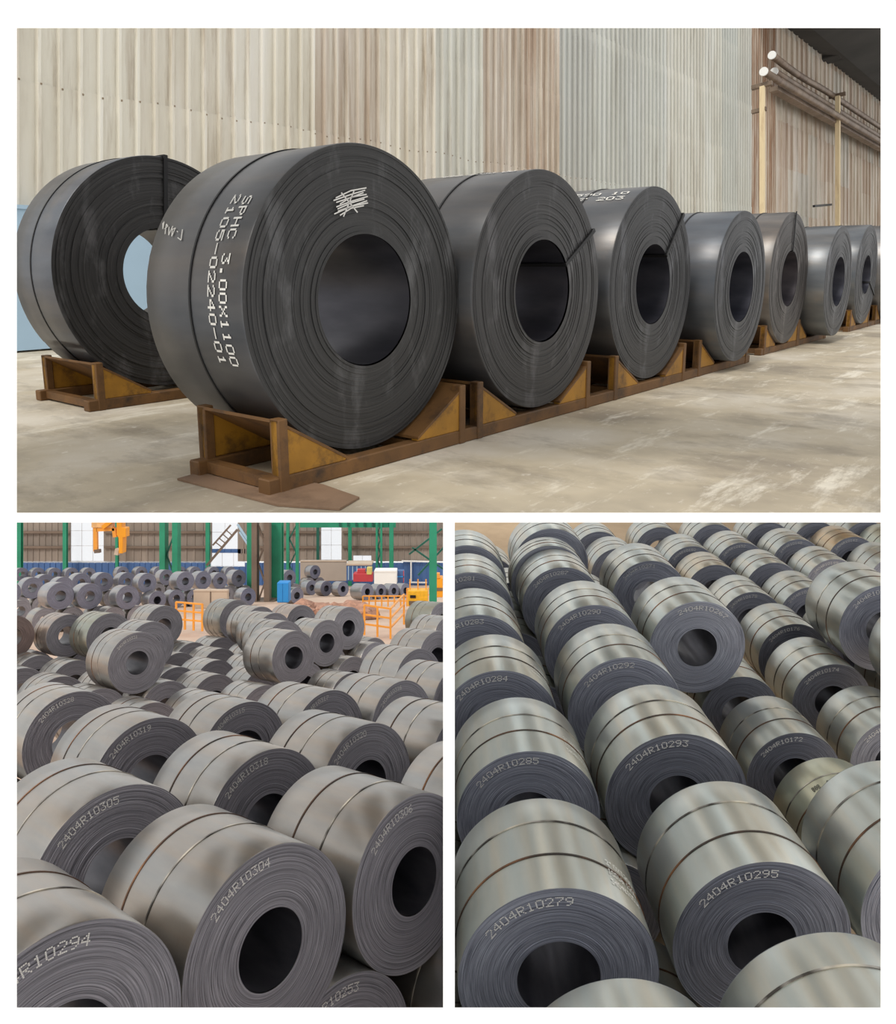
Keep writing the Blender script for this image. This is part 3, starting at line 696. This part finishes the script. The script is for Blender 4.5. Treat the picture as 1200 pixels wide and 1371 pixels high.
# hidden supports of the far second layer and of the near upper layer: a lower layer in the gaps
def lower_fill(M, uppers, lowers, base, R, W, pre, wrap, face, lab, group, sign, detail, offs=(-.93, .93), skip=()):
    low = list(lowers); n = 0
    for k, sp in uppers.items():
        for o in offs:
            c = (sp[0] + o, sp[1] + .02)
            if any(abs(c[0] - q[0]) < R + q[3] - .08 and c[1] < q[1] + q[5] and c[1] + W > q[1] for q in low): continue
            spn = (c[0], c[1], base, R, .38, W)
            n += 1
            low.append(spn)
            key = pre + str(n)
            coil(key, M, spn, wrap, face, lab, group, detail, None, straps=2 if detail > 1 else 0, cut=(CUT * sign) if needs_cut_s(M, spn, sign) else None)
def needs_cut_s(M, sp, sign): return needs_cut(M, sp, sign)
lower_fill(ML, {k: v for k, v in BL_UPPER.items()}, BL_LOWER.values(), -1.5, .88, 1.45, 'LX', WRAP_L, FACE_L, 'LOWER', 'lower layer coils of the lower left hall', 1, 2, skip=SKIP)
lower_fill(ML, {k: v for k, v in BL_FAR.items() if k[0] in 'fh'}, [v for k, v in BL_FAR.items() if k[0] in 'gk'], -1.5, .88, 1.3, 'LY', WRAP_L, FACE_L, 'LOWERF', 'far floor coils of the lower left hall', 1, 1, skip=SKIP)
floor_poly(ML, -1.5, [(-.021, 3.7), (-.021, 127), (-88, 127), (-88, 50), (-6, 3.7)], .03, 'floor', FLOOR_L, 'pinkish concrete floor of the lower left hall')

# far wall of the lower left hall: sheets between the posts, window openings, blue foot band
WD = 126.0
lw = empty('wall_far', loc=(0, 0, 0)); tag(lw, 'brownish sheet wall with bright windows at the back of the lower left hall', kind='structure')
def fsheet(x0, x1, y0, y1, mat=SHEET_L, d=WD, nm='wall_sheet', col=None, par=lw, th=.15):
    a = at(x0, y1, d); b = at(x1, y0, d); mb = MB(); W_ = b.x - a.x; k = max(2, int(W_ / .9))
    # ribbed sheet
    prof = []
    for i_ in range(k):
        xa = a.x + W_ * i_ / k; st = W_ / k
        prof += [(xa, 0), (xa + st * .7, 0), (xa + st * .78, -.12), (xa + st * .92, -.12)]
    prof.append((b.x, 0)); vs = []; fsx = []
    for x, y in prof: vs += [(x, d + y, a.z), (x, d + y, b.z)]
    for i_ in range(len(prof) - 1): fsx.append((2 * i_, 2 * i_ + 2, 2 * i_ + 3, 2 * i_ + 1))
    return link(nm, mesh(nm, vs, fsx), mat, par, None, col or (1, 1, 1, 1))
WINS = [(95, 139, 690, 751), (284, 318.5, 690, 735), (282.5, 328, 740, 758), (430, 457.5, 690, 749.5), (473, 497.5, 743.5, 756)]
ycuts = [690, 713, 733, 751.5]
rs3 = random.Random(9)
xcuts = [-40, 22, 45, 70, 95, 139, 160, 190, 216, 240, 262, 284, 318.5, 345, 375, 402, 430, 457.5, 473, 497.5, 525, 550, 575, 598.5]
for x0, x1 in zip(xcuts[:-1], xcuts[1:]):
    for y0, y1 in zip(ycuts[:-1], ycuts[1:]):
        if any(x0 >= w_[0] - .1 and x1 <= w_[1] + .1 and y1 <= w_[3] + 2.1 and y0 >= w_[2] - .1 for w_ in WINS[:2] + WINS[3:4]): continue
        if 284 <= x0 < 318 and y0 > 732: continue
        if 284 <= x0 < 318: continue
        if abs(x0 - 473) < .1 and y0 > 732: fsheet(x0, x1, y0, 743.5, col=(.9, .9, .9, 1)); continue
        v_ = rs3.uniform(.85, 1.12); fsheet(x0, x1, y0, y1, col=(v_, v_ * .98, v_ * .96, 1))
fsheet(318.5, 330, 735, 741, col=(.8, .85, 1, 1)); fsheet(284, 318.5, 735, 740, BLUE)
for x0, x1 in ((-40, 60), (60, 120), (120, 180), (180, 240), (240, 282), (328, 400), (400, 473), (473, 540)): fsheet(x0, x1, 753.3, 800, BLUE, nm='foot_band')
fsheet(282, 329, 758.5, 800, BLUE, nm='foot_band'); 
fsheet(540, 598.5, 751, 800, BLUE, nm='foot_band')
for y_ in (712.5, 732.5): MB().bar(at(-40, y_, WD - .3), at(94.5, y_, WD - .3), .35).build('girt', BROWN_ST, lw); MB().bar(at(139.5, y_, WD - .3), at(282, y_, WD - .3), .35).build('girt', BROWN_ST, lw); MB().bar(at(330, y_, WD - .3), at(428, y_, WD - .3), .35).build('girt', BROWN_ST, lw); MB().bar(at(459, y_, WD - .3), at(598, y_, WD - .3), .35).build('girt', BROWN_ST, lw)
for i, w_ in enumerate(WINS):
    e = empty('window_%d' % (i + 1)); tag(e, ['tall bright window behind the yellow lifting tongs', 'bright window above the blue rail beside the sloping truss', 'low bright opening under the blue rail', 'tall bright window right of the big green column', 'small bright window above the blue truck'][i], kind='structure')
    x0, x1, y0, y1 = w_; d = WD + .1
    nx_, ny_ = max(1, round((x1 - x0) / 15)), max(1, round((y1 - y0) / 20))
    for a_ in range(nx_):
        for b_ in range(ny_):
            p0 = at(x0 + (x1 - x0) * a_ / nx_, y0 + (y1 - y0) * (b_ + 1) / ny_, d); p1 = at(x0 + (x1 - x0) * (a_ + 1) / nx_, y0 + (y1 - y0) * b_ / ny_, d)
            MB().box(p0.x + .02, p1.x - .02, d, d + .02, p0.z + .02, p1.z - .02).build('pane', PANE, e)
    mb = MB()
    for a_ in range(nx_ + 1): mb.bar(at(x0 + (x1 - x0) * a_ / nx_, y0, d), at(x0 + (x1 - x0) * a_ / nx_, y1, d), .07)
    for b_ in range(ny_ + 1): mb.bar(at(x0, y0 + (y1 - y0) * b_ / ny_, d), at(x1, y0 + (y1 - y0) * b_ / ny_, d), .07)
    mb.build('window_frame', plain('pale_mullion', lin(214, 216, 220), .6), e)

def floor_z(M, h, x, y):
    n = (M.to_3x3() @ Vector((0, 0, 1))); p0 = M @ Vector((0, 0, h)); return p0.z - (n.x * (x - p0.x) + n.y * (y - p0.y)) / n.z
def column(x0, x1, d, label, mat=GREEN, top=694, kind='plain'):
    a = at(x0, top, d); b = at(x1, top, d); zb = floor_z(ML, -1.5, a.x, d); wd = b.x - a.x; cx = (a.x + b.x) / 2
    e = empty('steel_column', loc=(cx, d, zb)); tag(e, label, 'column'); H = a.z - zb; t_ = wd * .16
    if kind == 'plain':       # H section: two flanges and a web
        MB().box(-wd / 2, wd / 2, -wd * .5, -wd * .5 + t_, 0, H).build('flange', mat, e)
        MB().box(-wd / 2, wd / 2, wd * .5 - t_, wd * .5, 0, H).build('flange', mat, e)
        MB().box(-t_ / 2, t_ / 2, -wd * .5 + t_, wd * .5 - t_, 0, H).build('web', mat, e)
    else:                     # laced column: two legs and diagonal lacing
        lg = wd * (.3 if kind == 'lace' else .22)
        MB().box(-wd / 2, -wd / 2 + lg, -lg, lg, 0, H).build('leg', mat, e); MB().box(wd / 2 - lg, wd / 2, -lg, lg, 0, H).build('leg', mat, e)
        st = wd * 1.1; z = 0; sg = 1
        while z + st < H:
            MB().bar((-sg * (wd / 2 - lg), 0, z), (sg * (wd / 2 - lg), 0, z + st), .18).build('lacing_bar', GREEN_D if mat is GREEN else mat, e); z += st; sg = -sg
    MB().box(-wd * .75, wd * .75, -wd * .75, wd * .75, 0, .15).build('base_plate', mat, e)
    return e
column(23, 29.5, 110, 'green column at the left edge of the lower left hall'); column(85, 90, 124, 'thin green column left of the tall bright window')
column(155, 158.5, 124, 'thin green column behind the yellow lifting tongs'); column(216, 240, 102, 'wide laced green column left of the sloping truss', kind='lace')
column(276, 281, 124, 'thin green column beside the sloping truss foot')
column(331.5, 339, 92, 'green column leg left of the brown posts'); column(338.5, 362, 88, 'brown laced crane post between the big green columns', BROWN_ST, kind='lace')
column(363, 378.5, 90, 'biggest bright green column, in the middle of the lower left hall'); column(384, 400, 108, 'laced green column right behind the biggest green column', kind='thin')
column(424, 427.5, 124, 'thin blue green column left of the second tall window', GREEN_D); column(466.5, 471, 124, 'thin green column right of the second tall window')
column(503.5, 512, 116, 'green double column above the white box', kind='lace'); column(521.5, 527, 116, 'thin green column right of the double column')
column(575, 585, 70, 'green column at the right edge with cross bracing')
# right column cross bracing, green top beam, sloping truss
e = empty('cross_bracing'); tag(e, 'dark green cross bracing behind the right edge column', 'bracing')
for a_, b_ in (((548, 742), (592, 708)), ((552, 733), (594, 762)), ((560, 770), (594, 733))): MB().bar(at(*a_, 72), at(*b_, 72), .16).build('brace', GREEN_D, e)
e = empty('crane_beam'); tag(e, 'green beam along the top of the lower left hall', 'beam')
MB().bar(at(402, 702, 118), at(530, 702, 118), .5, .9).build('beam', GREEN, e)
for x_ in range(455, 530, 11): MB().bar(at(x_, 698, 117.4), at(x_, 705, 117.4), .25).build('stiffener', GREEN_D, e)
e = empty('sloping_truss'); tag(e, 'pale sloping truss in front of the two bright openings', 'truss')
A0, A1, B0, B1 = (285, 730), (309, 703), (277, 757), (318, 709)
MB().bar(at(*A0, 106), at(*A1, 106), .22).build('chord', BROWN_ST, e); MB().bar(at(*B0, 106), at(*B1, 106), .3).build('chord', BROWN_ST, e)
for t_ in (.15, .35, .55, .75): 
    p_ = (A0[0] + (A1[0] - A0[0]) * t_, A0[1] + (A1[1] - A0[1]) * t_); q_ = (B0[0] + (B1[0] - B0[0]) * (t_ * .55 + .42), B0[1] + (B1[1] - B0[1]) * (t_ * .55 + .42)); MB().bar(at(*p_, 106), at(*q_, 106), .12).build('lacing_bar', BROWN_ST, e)
MB().bar(at(318, 702, 106), at(334, 726, 106), .25).build('brace', PALE_BLUE, e); MB().bar(at(321, 712, 106), at(336, 735, 106), .25).build('brace', PALE_BLUE, e)
# lifting tongs
e = empty('coil_tongs'); tag(e, 'yellow coil lifting tongs hanging from the roof in front of the tall window', 'lifting tongs'); d = 66
MB().bar(at(124, 702, d), at(152, 702, d), .42, .5).build('cross_beam', plain('tong_worn_paint', lin(228, 178, 120), .5), e)
MB().bar(at(128, 703, d), at(128.5, 738, d), .32, .3).build('arm', ORANGE, e); MB().bar(at(127, 738, d), at(134.5, 737.5, d), .34, .3).build('claw', BROWN_ST, e)
MB().bar(at(147, 697, d), at(150, 701, d), .8, 1.4).build('hoist_block', CRANE, e)
MB().bar(at(130, 709, d), at(154, 708, d), .3, .3).build('inner_beam', ORANGE, e)
MB().bar(at(153, 707, d), at(154.5, 719, d), .3, .3).build('inner_arm', ORANGE, e)
mb = MB(); P = [(156, 696), (163, 696), (163, 706), (168.5, 707), (168.5, 719), (164.5, 720), (164, 741), (159, 741), (158.5, 720), (156, 716)]
mb.prism([at(*q_, d - .4) for q_ in P], (0, .8, 0)); mb.build('outer_arm', CRANE, e, bevel=.03)
MB().bar(at(155, 738, d), at(160, 739, d), .5, .5).build('claw', TAN, e)
for x_ in (130, 163): MB().bar(at(x_, 697, d), at(x_, 694, d), .12).build('hoist_chain', STRAP_D, e)

# things on the far floor
def block(nm, x0, x1, y0, y1, d, th, mat, label, cat, parts=None):
    a = at(x0, y1, d); b = at(x1, y0, d); zb = a.z; e = empty(nm, loc=((a.x + b.x) / 2, d, zb)); tag(e, label, cat); wd = b.x - a.x; H = b.z - zb
    MB().box(-wd / 2, wd / 2, 0, th, 0, H).build('body', mat, e, bevel=min(.06, th * .2)); return e, wd, H
e, wd, H = block('board_stack', 259, 305, 790, 815, 74, .5, TAN, 'pale upright board beside the orange railing left of the brown posts', 'board')
MB().box(-.05, .05, -.05, 0, 0, H).build('seam_batten', BROWN_ST, e); MB().box(-wd / 2, wd / 2, -.06, 0, H - .12, H).build('top_batten', TAN, e)
e, wd, H = block('board_wall', 402, 464, 750.5, 778, 119, .6, plain('grey_board', lin(172, 160, 150), .8, 0, .1, .2), 'wide greyish board partition behind the coil row right of the big green column', 'partition')
MB().box(-wd / 2, wd / 2, -.1, 0, H - .15, H).build('cap', TAN, e)
e, wd, H = block('blue_cabinet', 371, 386.5, 780, 807, 80, 1.2, BLUE_B, 'bright blue cabinet at the foot of the biggest green column', 'cabinet')
MB().box(-wd * .48, -.02, -.05, 0, .1, H - .1).build('door', BLUE_B, e); MB().box(.02, wd * .48, -.05, 0, .1, H - .1).build('door', BLUE_B, e)
e, wd, H = block('cargo_truck', 464, 498, 757, 778, 112, 2.4, BLUE, 'blue truck body with a pale top rail under the small bright window', 'truck')
MB().box(-wd / 2, wd / 2, -.1, 2.5, H, H + .25).build('top_rail', TAN, e)
for q_ in range(6): MB().box(-wd / 2 + wd * (q_ + .4) / 6, -wd / 2 + wd * (q_ + .6) / 6, -.12, 0, .2, H - .1).build('side_stake', PALE_BLUE, e)
e, wd, H = block('red_machine', 473, 499, 768, 779, 108, 1.5, RED, 'low red machine in front of the blue truck', 'machine')
MB().box(-wd * .3, wd * .1, .2, 1.2, H, H + .5).build('hood', RED, e); MB().box(wd * .2, wd * .45, -.1, 1.0, H - .1, H + .8).build('cab', plain('dull_yellow', lin(206, 190, 110), .6), e)
e, wd, H = block('white_box', 501, 531, 764, 783, 104, 2.0, WHITE, 'big white box behind the far coil row', 'box')
MB().box(-wd / 2, wd / 2, -.06, 0, H - .2, H).build('lid', WHITE, e)
e, wd, H = block('blue_rack', 529, 541, 764, 780, 106, 1.0, BLUE, 'small blue rack with red post right of the white box', 'rack')
MB().box(wd * .42, wd * .5, -.1, 0, 0, H).build('red_post', RED, e); MB().box(-wd / 2, wd / 2, -.1, 0, H * .45, H * .55).build('shelf', BLUE_B, e)
e, wd, H = block('yellow_machine', 546, 573, 791, 812, 76, 1.2, plain('yellow_frame', lin(236, 178, 40), .5), 'yellow machine frame behind the orange railing near the right column', 'machine')
MB().box(-wd * .44, wd * .44, -.06, 0, H * .1, H * .35).build('panel', BROWN_ST, e); MB().box(-wd * .38, -wd * .1, -.08, 0, H * .55, H * .72).build('label_plate', STRAP_D, e)
for q_ in range(3): MB().bar((-wd * .4 + q_ * wd * .4, .6, H), (-wd * .4 + q_ * wd * .4, .6, H + 1.0), .12).build('upright', ORANGE, e)
e, wd, H = block('yellow_loader', 583, 593, 774, 800, 84, 1.5, CRANE, 'orange yellow machine at the right edge behind the green column', 'machine')
MB().box(-wd * .5, wd * .1, -.1, .6, H, H + .5).build('cab', ORANGE, e); MB().box(-wd * .5, wd * .5, -.08, 0, H * .35, H * .5).build('stripe', BROWN_ST, e)
# white edging of the blue far right wall, and a painted daylight line
e = empty('wall_trim'); tag(e, 'white edging and one white strip painted as gap daylight, along the blue wall foot', kind='structure'); e.name = 'trim_1'
for a_, b_ in (((538, 751), (598, 752.5)), ((550.5, 752), (550.5, 779)), ((548, 779.5), (572, 780))): MB().bar(at(*a_, WD - .5), at(*b_, WD - .5), .22).build('edge_and_daylight_strip', WHITE, e)
MB().bar(at(30, 752.4, WD + .3), at(282, 752.4, WD + .3), .2).build('edge_and_daylight_strip', WHITE, e)  # white bar painted in for daylight through the gap over the foot band
# orange railings
def railing(pts, d, h_px, label, posts, rails=3, first=0):
    e = empty('orange_railing'); tag(e, label, 'railing')
    (x0, y0), (x1, y1) = pts; d0, d1 = d
    P0 = lambda t_, k: at(x0 + (x1 - x0) * t_, (y0 + (y1 - y0) * t_) - h_px * k, d0 + (d1 - d0) * t_)
    for q_ in range(first, posts + 1): MB().bar(P0(q_ / posts, 0), P0(q_ / posts, 1.0), .13).build('post', ORANGE, e)
    for r_ in range(rails): MB().bar(P0(0, 1 - r_ / rails * .95), P0(1, 1 - r_ / rails * .95), .11).build('rail', ORANGE, e)
railing(((236, 842), (271, 845)), (56, 54), 36, 'orange railing between the left cluster and the lone coil', 3)
railing(((488, 850), (523, 855)), (52, 52), 40, 'nearest orange railing right of the middle cluster', 2, 3)
railing(((523, 855), (541, 836)), (52, 58), 40, 'orange railing turning back towards the right edge coils', 1, 3, 1)
railing(((486, 812), (545, 812)), (74, 74), 14, 'low orange railing in front of the far coil row', 7, 2)
railing(((545, 806), (580, 806)), (84, 84), 18, 'orange railing behind the yellow machine frame', 5, 2)
# scrap heap
rs4 = random.Random(11)
for q_ in range(15):
    px_ = 402 + 88 * (q_ + .8 * rs4.random()) / 15; d = 70 + rs4.uniform(-4, 6); bp = at(px_, 0, d); zb = floor_z(ML, -1.5, bp.x, d); s_ = rs4.uniform(.8, 1.4)
    bmx = bmesh.new(); bmesh.ops.create_icosphere(bmx, subdivisions=1, radius=s_)
    for v_ in bmx.verts: v_.co = Vector((v_.co.x * rs4.uniform(.8, 1.5), v_.co.y * rs4.uniform(.6, 1.1), v_.co.z * rs4.uniform(.4, .8)))
    me = bpy.data.meshes.new('scrap_lump'); bmx.to_mesh(me); bmx.free()
    o = link('scrap_lump', me, SCRAP, None, (bp.x, d, zb + s_ * .35)); o.rotation_euler = (0, 0, rs4.uniform(0, 6))
    tag(o, 'rusty lump of scrap before the far coil row, %s from the left' % ORD[q_ + 1], 'scrap', 'scrap lumps')

# ------------------------------------------------------------------ LOWER RIGHT HALL
BR_UPPER = {
 'A':(1.38,7.01,0.01,1.04,0.43,1.43),'B':(3.68,7.44,0.00,0.99,0.38,1.42),'C':(1.43,9.62,0.00,0.98,0.38,1.43),
 'D':(3.53,9.87,0.00,1.01,0.38,1.39),'E':(1.27,11.92,-0.00,0.98,0.38,1.38),'F':(3.44,12.27,0.00,0.99,0.38,1.38),
 'G':(3.40,14.59,-0.00,0.98,0.38,1.34),'H':(3.23,17.09,-0.01,0.93,0.38,1.32),'E2':(1.06,14.19,-0.00,0.98,0.38,1.39),
 'E3':(1.06,16.47,-0.00,0.98,0.38,1.32),'E4':(1.10,18.38,-0.00,0.98,0.38,1.32),'I1':(3.40,19.70,-0.00,0.98,0.38,1.40),
 'I2':(3.16,18.46,-0.00,0.95,0.38,.72),'J':(5.53,14.70,0.00,0.98,0.40,1.40),'K':(9.83,15.50,0.00,0.97,0.38,1.49),
 'c3c':(5.42,17.63,-0.01,0.90,0.38,1.37),'K2':(10.04,13.34,-0.00,0.98,0.38,1.40),'P':(5.97,7.81,0.00,0.99,0.38,1.41),
 'S':(3.78,5.00,0.01,1.03,0.38,1.40),'T0':(1.77,4.74,-0.00,0.95,0.38,1.40)}
BR_LOWER = {
 'c3a':(5.88,24.90,-1.40,0.85,0.38,1.19),'c3b':(6.09,23.14,-1.40,0.85,0.38,1.25),'c4a':(8.06,25.33,-1.40,0.85,0.38,1.30),
 'c4b':(8.45,23.28,-1.40,0.85,0.38,1.29),'c4c':(8.53,21.55,-1.40,0.85,0.38,1.22),'c4d':(8.73,19.42,-1.40,0.85,0.38,1.28),
 'M':(8.85,17.32,-1.40,0.85,0.38,1.29),'L':(8.69,15.26,-1.40,0.85,0.36,1.35),'O':(6.57,14.90,-1.40,0.82,0.38,1.30),
 'N':(6.63,12.66,-1.40,0.86,0.37,1.31),'U':(8.73,13.07,-1.40,0.85,0.38,1.27),'c5a':(10.03,25.61,-1.40,0.85,0.38,1.30),
 'c5b':(10.15,23.59,-1.40,0.85,0.38,1.28),'c5c':(10.32,21.68,-1.40,0.85,0.38,1.26),'c5d':(10.44,19.72,-1.40,0.85,0.38,1.30),
 'c6a':(12.0,25.74,-1.40,0.85,0.38,1.18),'c6b':(12.10,23.86,-1.40,0.85,0.38,1.23),'c6c':(12.24,21.93,-1.40,0.85,0.38,1.24),
 'c7a':(13.68,25.78,-1.40,0.85,0.38,1.30),'c7b':(14.01,24.05,-1.40,0.85,0.38,1.30),'c7c':(14.30,22.16,-1.40,0.85,0.38,1.33),
 'c8a':(15.45,25.79,-1.40,0.85,0.38,1.30),'c8b':(15.75,24.21,-1.40,0.85,0.38,1.30),'t1':(2.00,22.43,-1.40,0.85,0.38,1.28),
 't2':(2.43,20.32,-1.40,0.85,0.38,1.22),'Q':(6.77,10.64,-1.40,0.85,0.38,1.30),
 'x1':(6.7,17.0,-1.40,0.85,0.38,1.30),'x2':(6.75,19.0,-1.40,0.85,0.38,1.30),'x3':(6.5,21.0,-1.40,0.85,0.38,1.30),'x4':(10.55,17.55,-1.40,0.85,0.38,1.30),'x5':(11.1,14.15,-1.40,0.85,0.38,1.30),'x6':(12.3,19.9,-1.40,0.85,0.38,1.30),'x7':(14.2,20.1,-1.40,0.85,0.38,1.30),'x8':(10.5,12.9,-1.40,.85,.38,1.3)}
NUM_R = {'A': '2404R10279', 'B': '2404R10295', 'C': '2404R10285', 'D': '2404R10293', 'E': '2404R10284', 'F': '2404R10292', 'G': '2404R10290', 'H': '2404R10287', 'N': '2404R10172',
         'J': '2404R10267', 'c3c': '2404R10271', 'L': '2404R10174', 'K': '2404R10264', 'E2': '2404R10283', 'E3': '2404R10281', 'M': '2404R10176', 'c4d': '2404R10178', 'U': '2404R10162', 'c5d': '2404R10156', 'c5b': '2404R10152', 'c6b': '2404R10148', 'c6c': '2404R10149', 'c7b': '2404R10143', 'c4b': '2404R10182'}
LR = {'P': 'large pale coil with two rusty bands, cut off at the right edge', 'S': 'nearest pale coil with one rusty band at the bottom right corner', 'T0': 'top of a pale coil at the bottom edge in front of coil 2404R10279',
      'E4': 'fifth coil from the front in the left edge row of the lower right hall', 'E3': 'pale steel coil numbered 2404R10281 in the left edge row of the lower right hall', 'I1': 'farthest coil of the second row, beside the bare tan floor', 'I2': 'narrow coil between the two farthest coils of the second row',
      'K2': 'coil cut off at the right edge just in front of the raised coil 2404R10264', 'Q': 'yellowish coil with dark print between coil 2404R10172 and the right edge coil', 'O': 'lower coil half hidden under the raised coil 2404R10267',
      'c7b': 'orange brown coil near the top right corner, numbered 2404R10143', 'c4c': 'brown topped coil behind the raised spiral coil', 't1': 'farther of two small lower coils seen between the two left rows', 't2': 'nearer of two small lower coils seen between the two left rows',
      'c3c': 'raised coil with loose dark spiral edge behind coil 2404R10267'}
for k, sp in list(BR_UPPER.items()) + list(BR_LOWER.items()):
    num = NUM_R.get(k); big = k in 'ABCDEFGHJKLMNPQSU' or k in ('c3c', 'T0', 'E2', 'O', 'K2')
    lab = LR.get(k) or ('pale steel coil numbered %s in the lower right hall' % num if num else None)
    if not lab and k[0] == 'x': lab = 'LOWER'
    if not lab:
        rw = {'3': 'third', '4': 'fourth', '5': 'fifth', '6': 'sixth', '7': 'seventh', '8': 'eighth'}[k[1]]; lab = 'small far pale coil in the %s row from the left, %s from the back' % (rw, ORD['abcd'.index(k[2]) + 1])
    ti = {'c7b': (1.08, .86, .66, 1), 'c4c': (1.0, .9, .8, 1), 'Q': (1.02, 1.0, .84, 1), 'c8b': (.95, .94, .84, 1)}.get(k)
    e = coil('R' + k, MR, sp, WRAP_R, FACE_R, lab, 'coils of the lower right hall', 3 if big else 2, num, text=(-55, 8) if k not in 'J' else (-30, 42),
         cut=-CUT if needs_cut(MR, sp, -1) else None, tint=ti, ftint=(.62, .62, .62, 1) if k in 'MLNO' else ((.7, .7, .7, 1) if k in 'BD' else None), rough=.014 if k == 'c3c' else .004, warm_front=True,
         strap_at=[.33, .7] if k in 'ABP' else ([.35, .64] if k != 'S' else [.3, .72]))
    R, W = sp[3], sp[5]
    if e is None: continue
    if k in ('A', 'C', 'E'):
        for q_, (tx, y_) in enumerate(((num, .34), (num[-5:] + ' 1500', .44), ('3.0X1500', .54))):
            o = link('coil_marking', girth_text(tx, R, W * y_ - .2, .08, 34, 58), PAINT, e, (0, 0, R)); o['label'] = 'small pale printed lines'
    if k == 'Q':
        for an in (-38, -20): o = link('coil_marking', girth_text('888', R, W * .52, .09, an, an + 9, .6), PAINT_D, e, (0, 0, R)); o['label'] = 'dark printed figures'
lower_fill(MR, {k: v for k, v in BR_UPPER.items()}, list(BR_LOWER.values()), -1.4, .85, 1.35, 'RX', WRAP_R, FACE_R, 'LOWER', 'lower layer coils of the lower right hall', -1, 2, offs=(-1.08, 1.08), skip=SKIP)
floor_poly(MR, -1.4, [(.021, 3.7), (7, 3.7), (40, 48), (.021, 48)], .03, 'floor', FLOOR_R, 'tan concrete floor of the lower right hall')

# labels of the lower-layer coils: their row from the front and their place in it
def label_rows(tagw, pre, hall, what, step):
    ks = [k for k, e in COILS.items() if e['label'] == tagw and k[0] == pre]
    M = {'L': ML, 'R': MR}[pre].inverted(); rows = {}
    for k in ks:
        p = M @ COILS[k].matrix_world.translation; rows.setdefault(int(p.y // step), []).append((p.x, k))
    for i, r in enumerate(sorted(rows)):
        for j, (x, k) in enumerate(sorted(rows[r])):
            COILS[k]['label'] = '%s of the %s, %s from left, %s row back' % (what, hall, ORD[j + 1], ORD[i + 1])
bpy.context.view_layer.update()
label_rows('LOWER', 'L', 'lower left hall', 'half hidden lower coil', 3.0)
label_rows('LOWERF', 'L', 'lower left hall', 'far floor coil', 6.0)
label_rows('LOWER', 'R', 'lower right hall', 'shaded lower coil', 2.2)
for o in bpy.data.objects:
    if o.name.split('.')[0] in ('coil_marking', 'coil_number', 'chalk_mark'): o['kind'] = 'stuff'
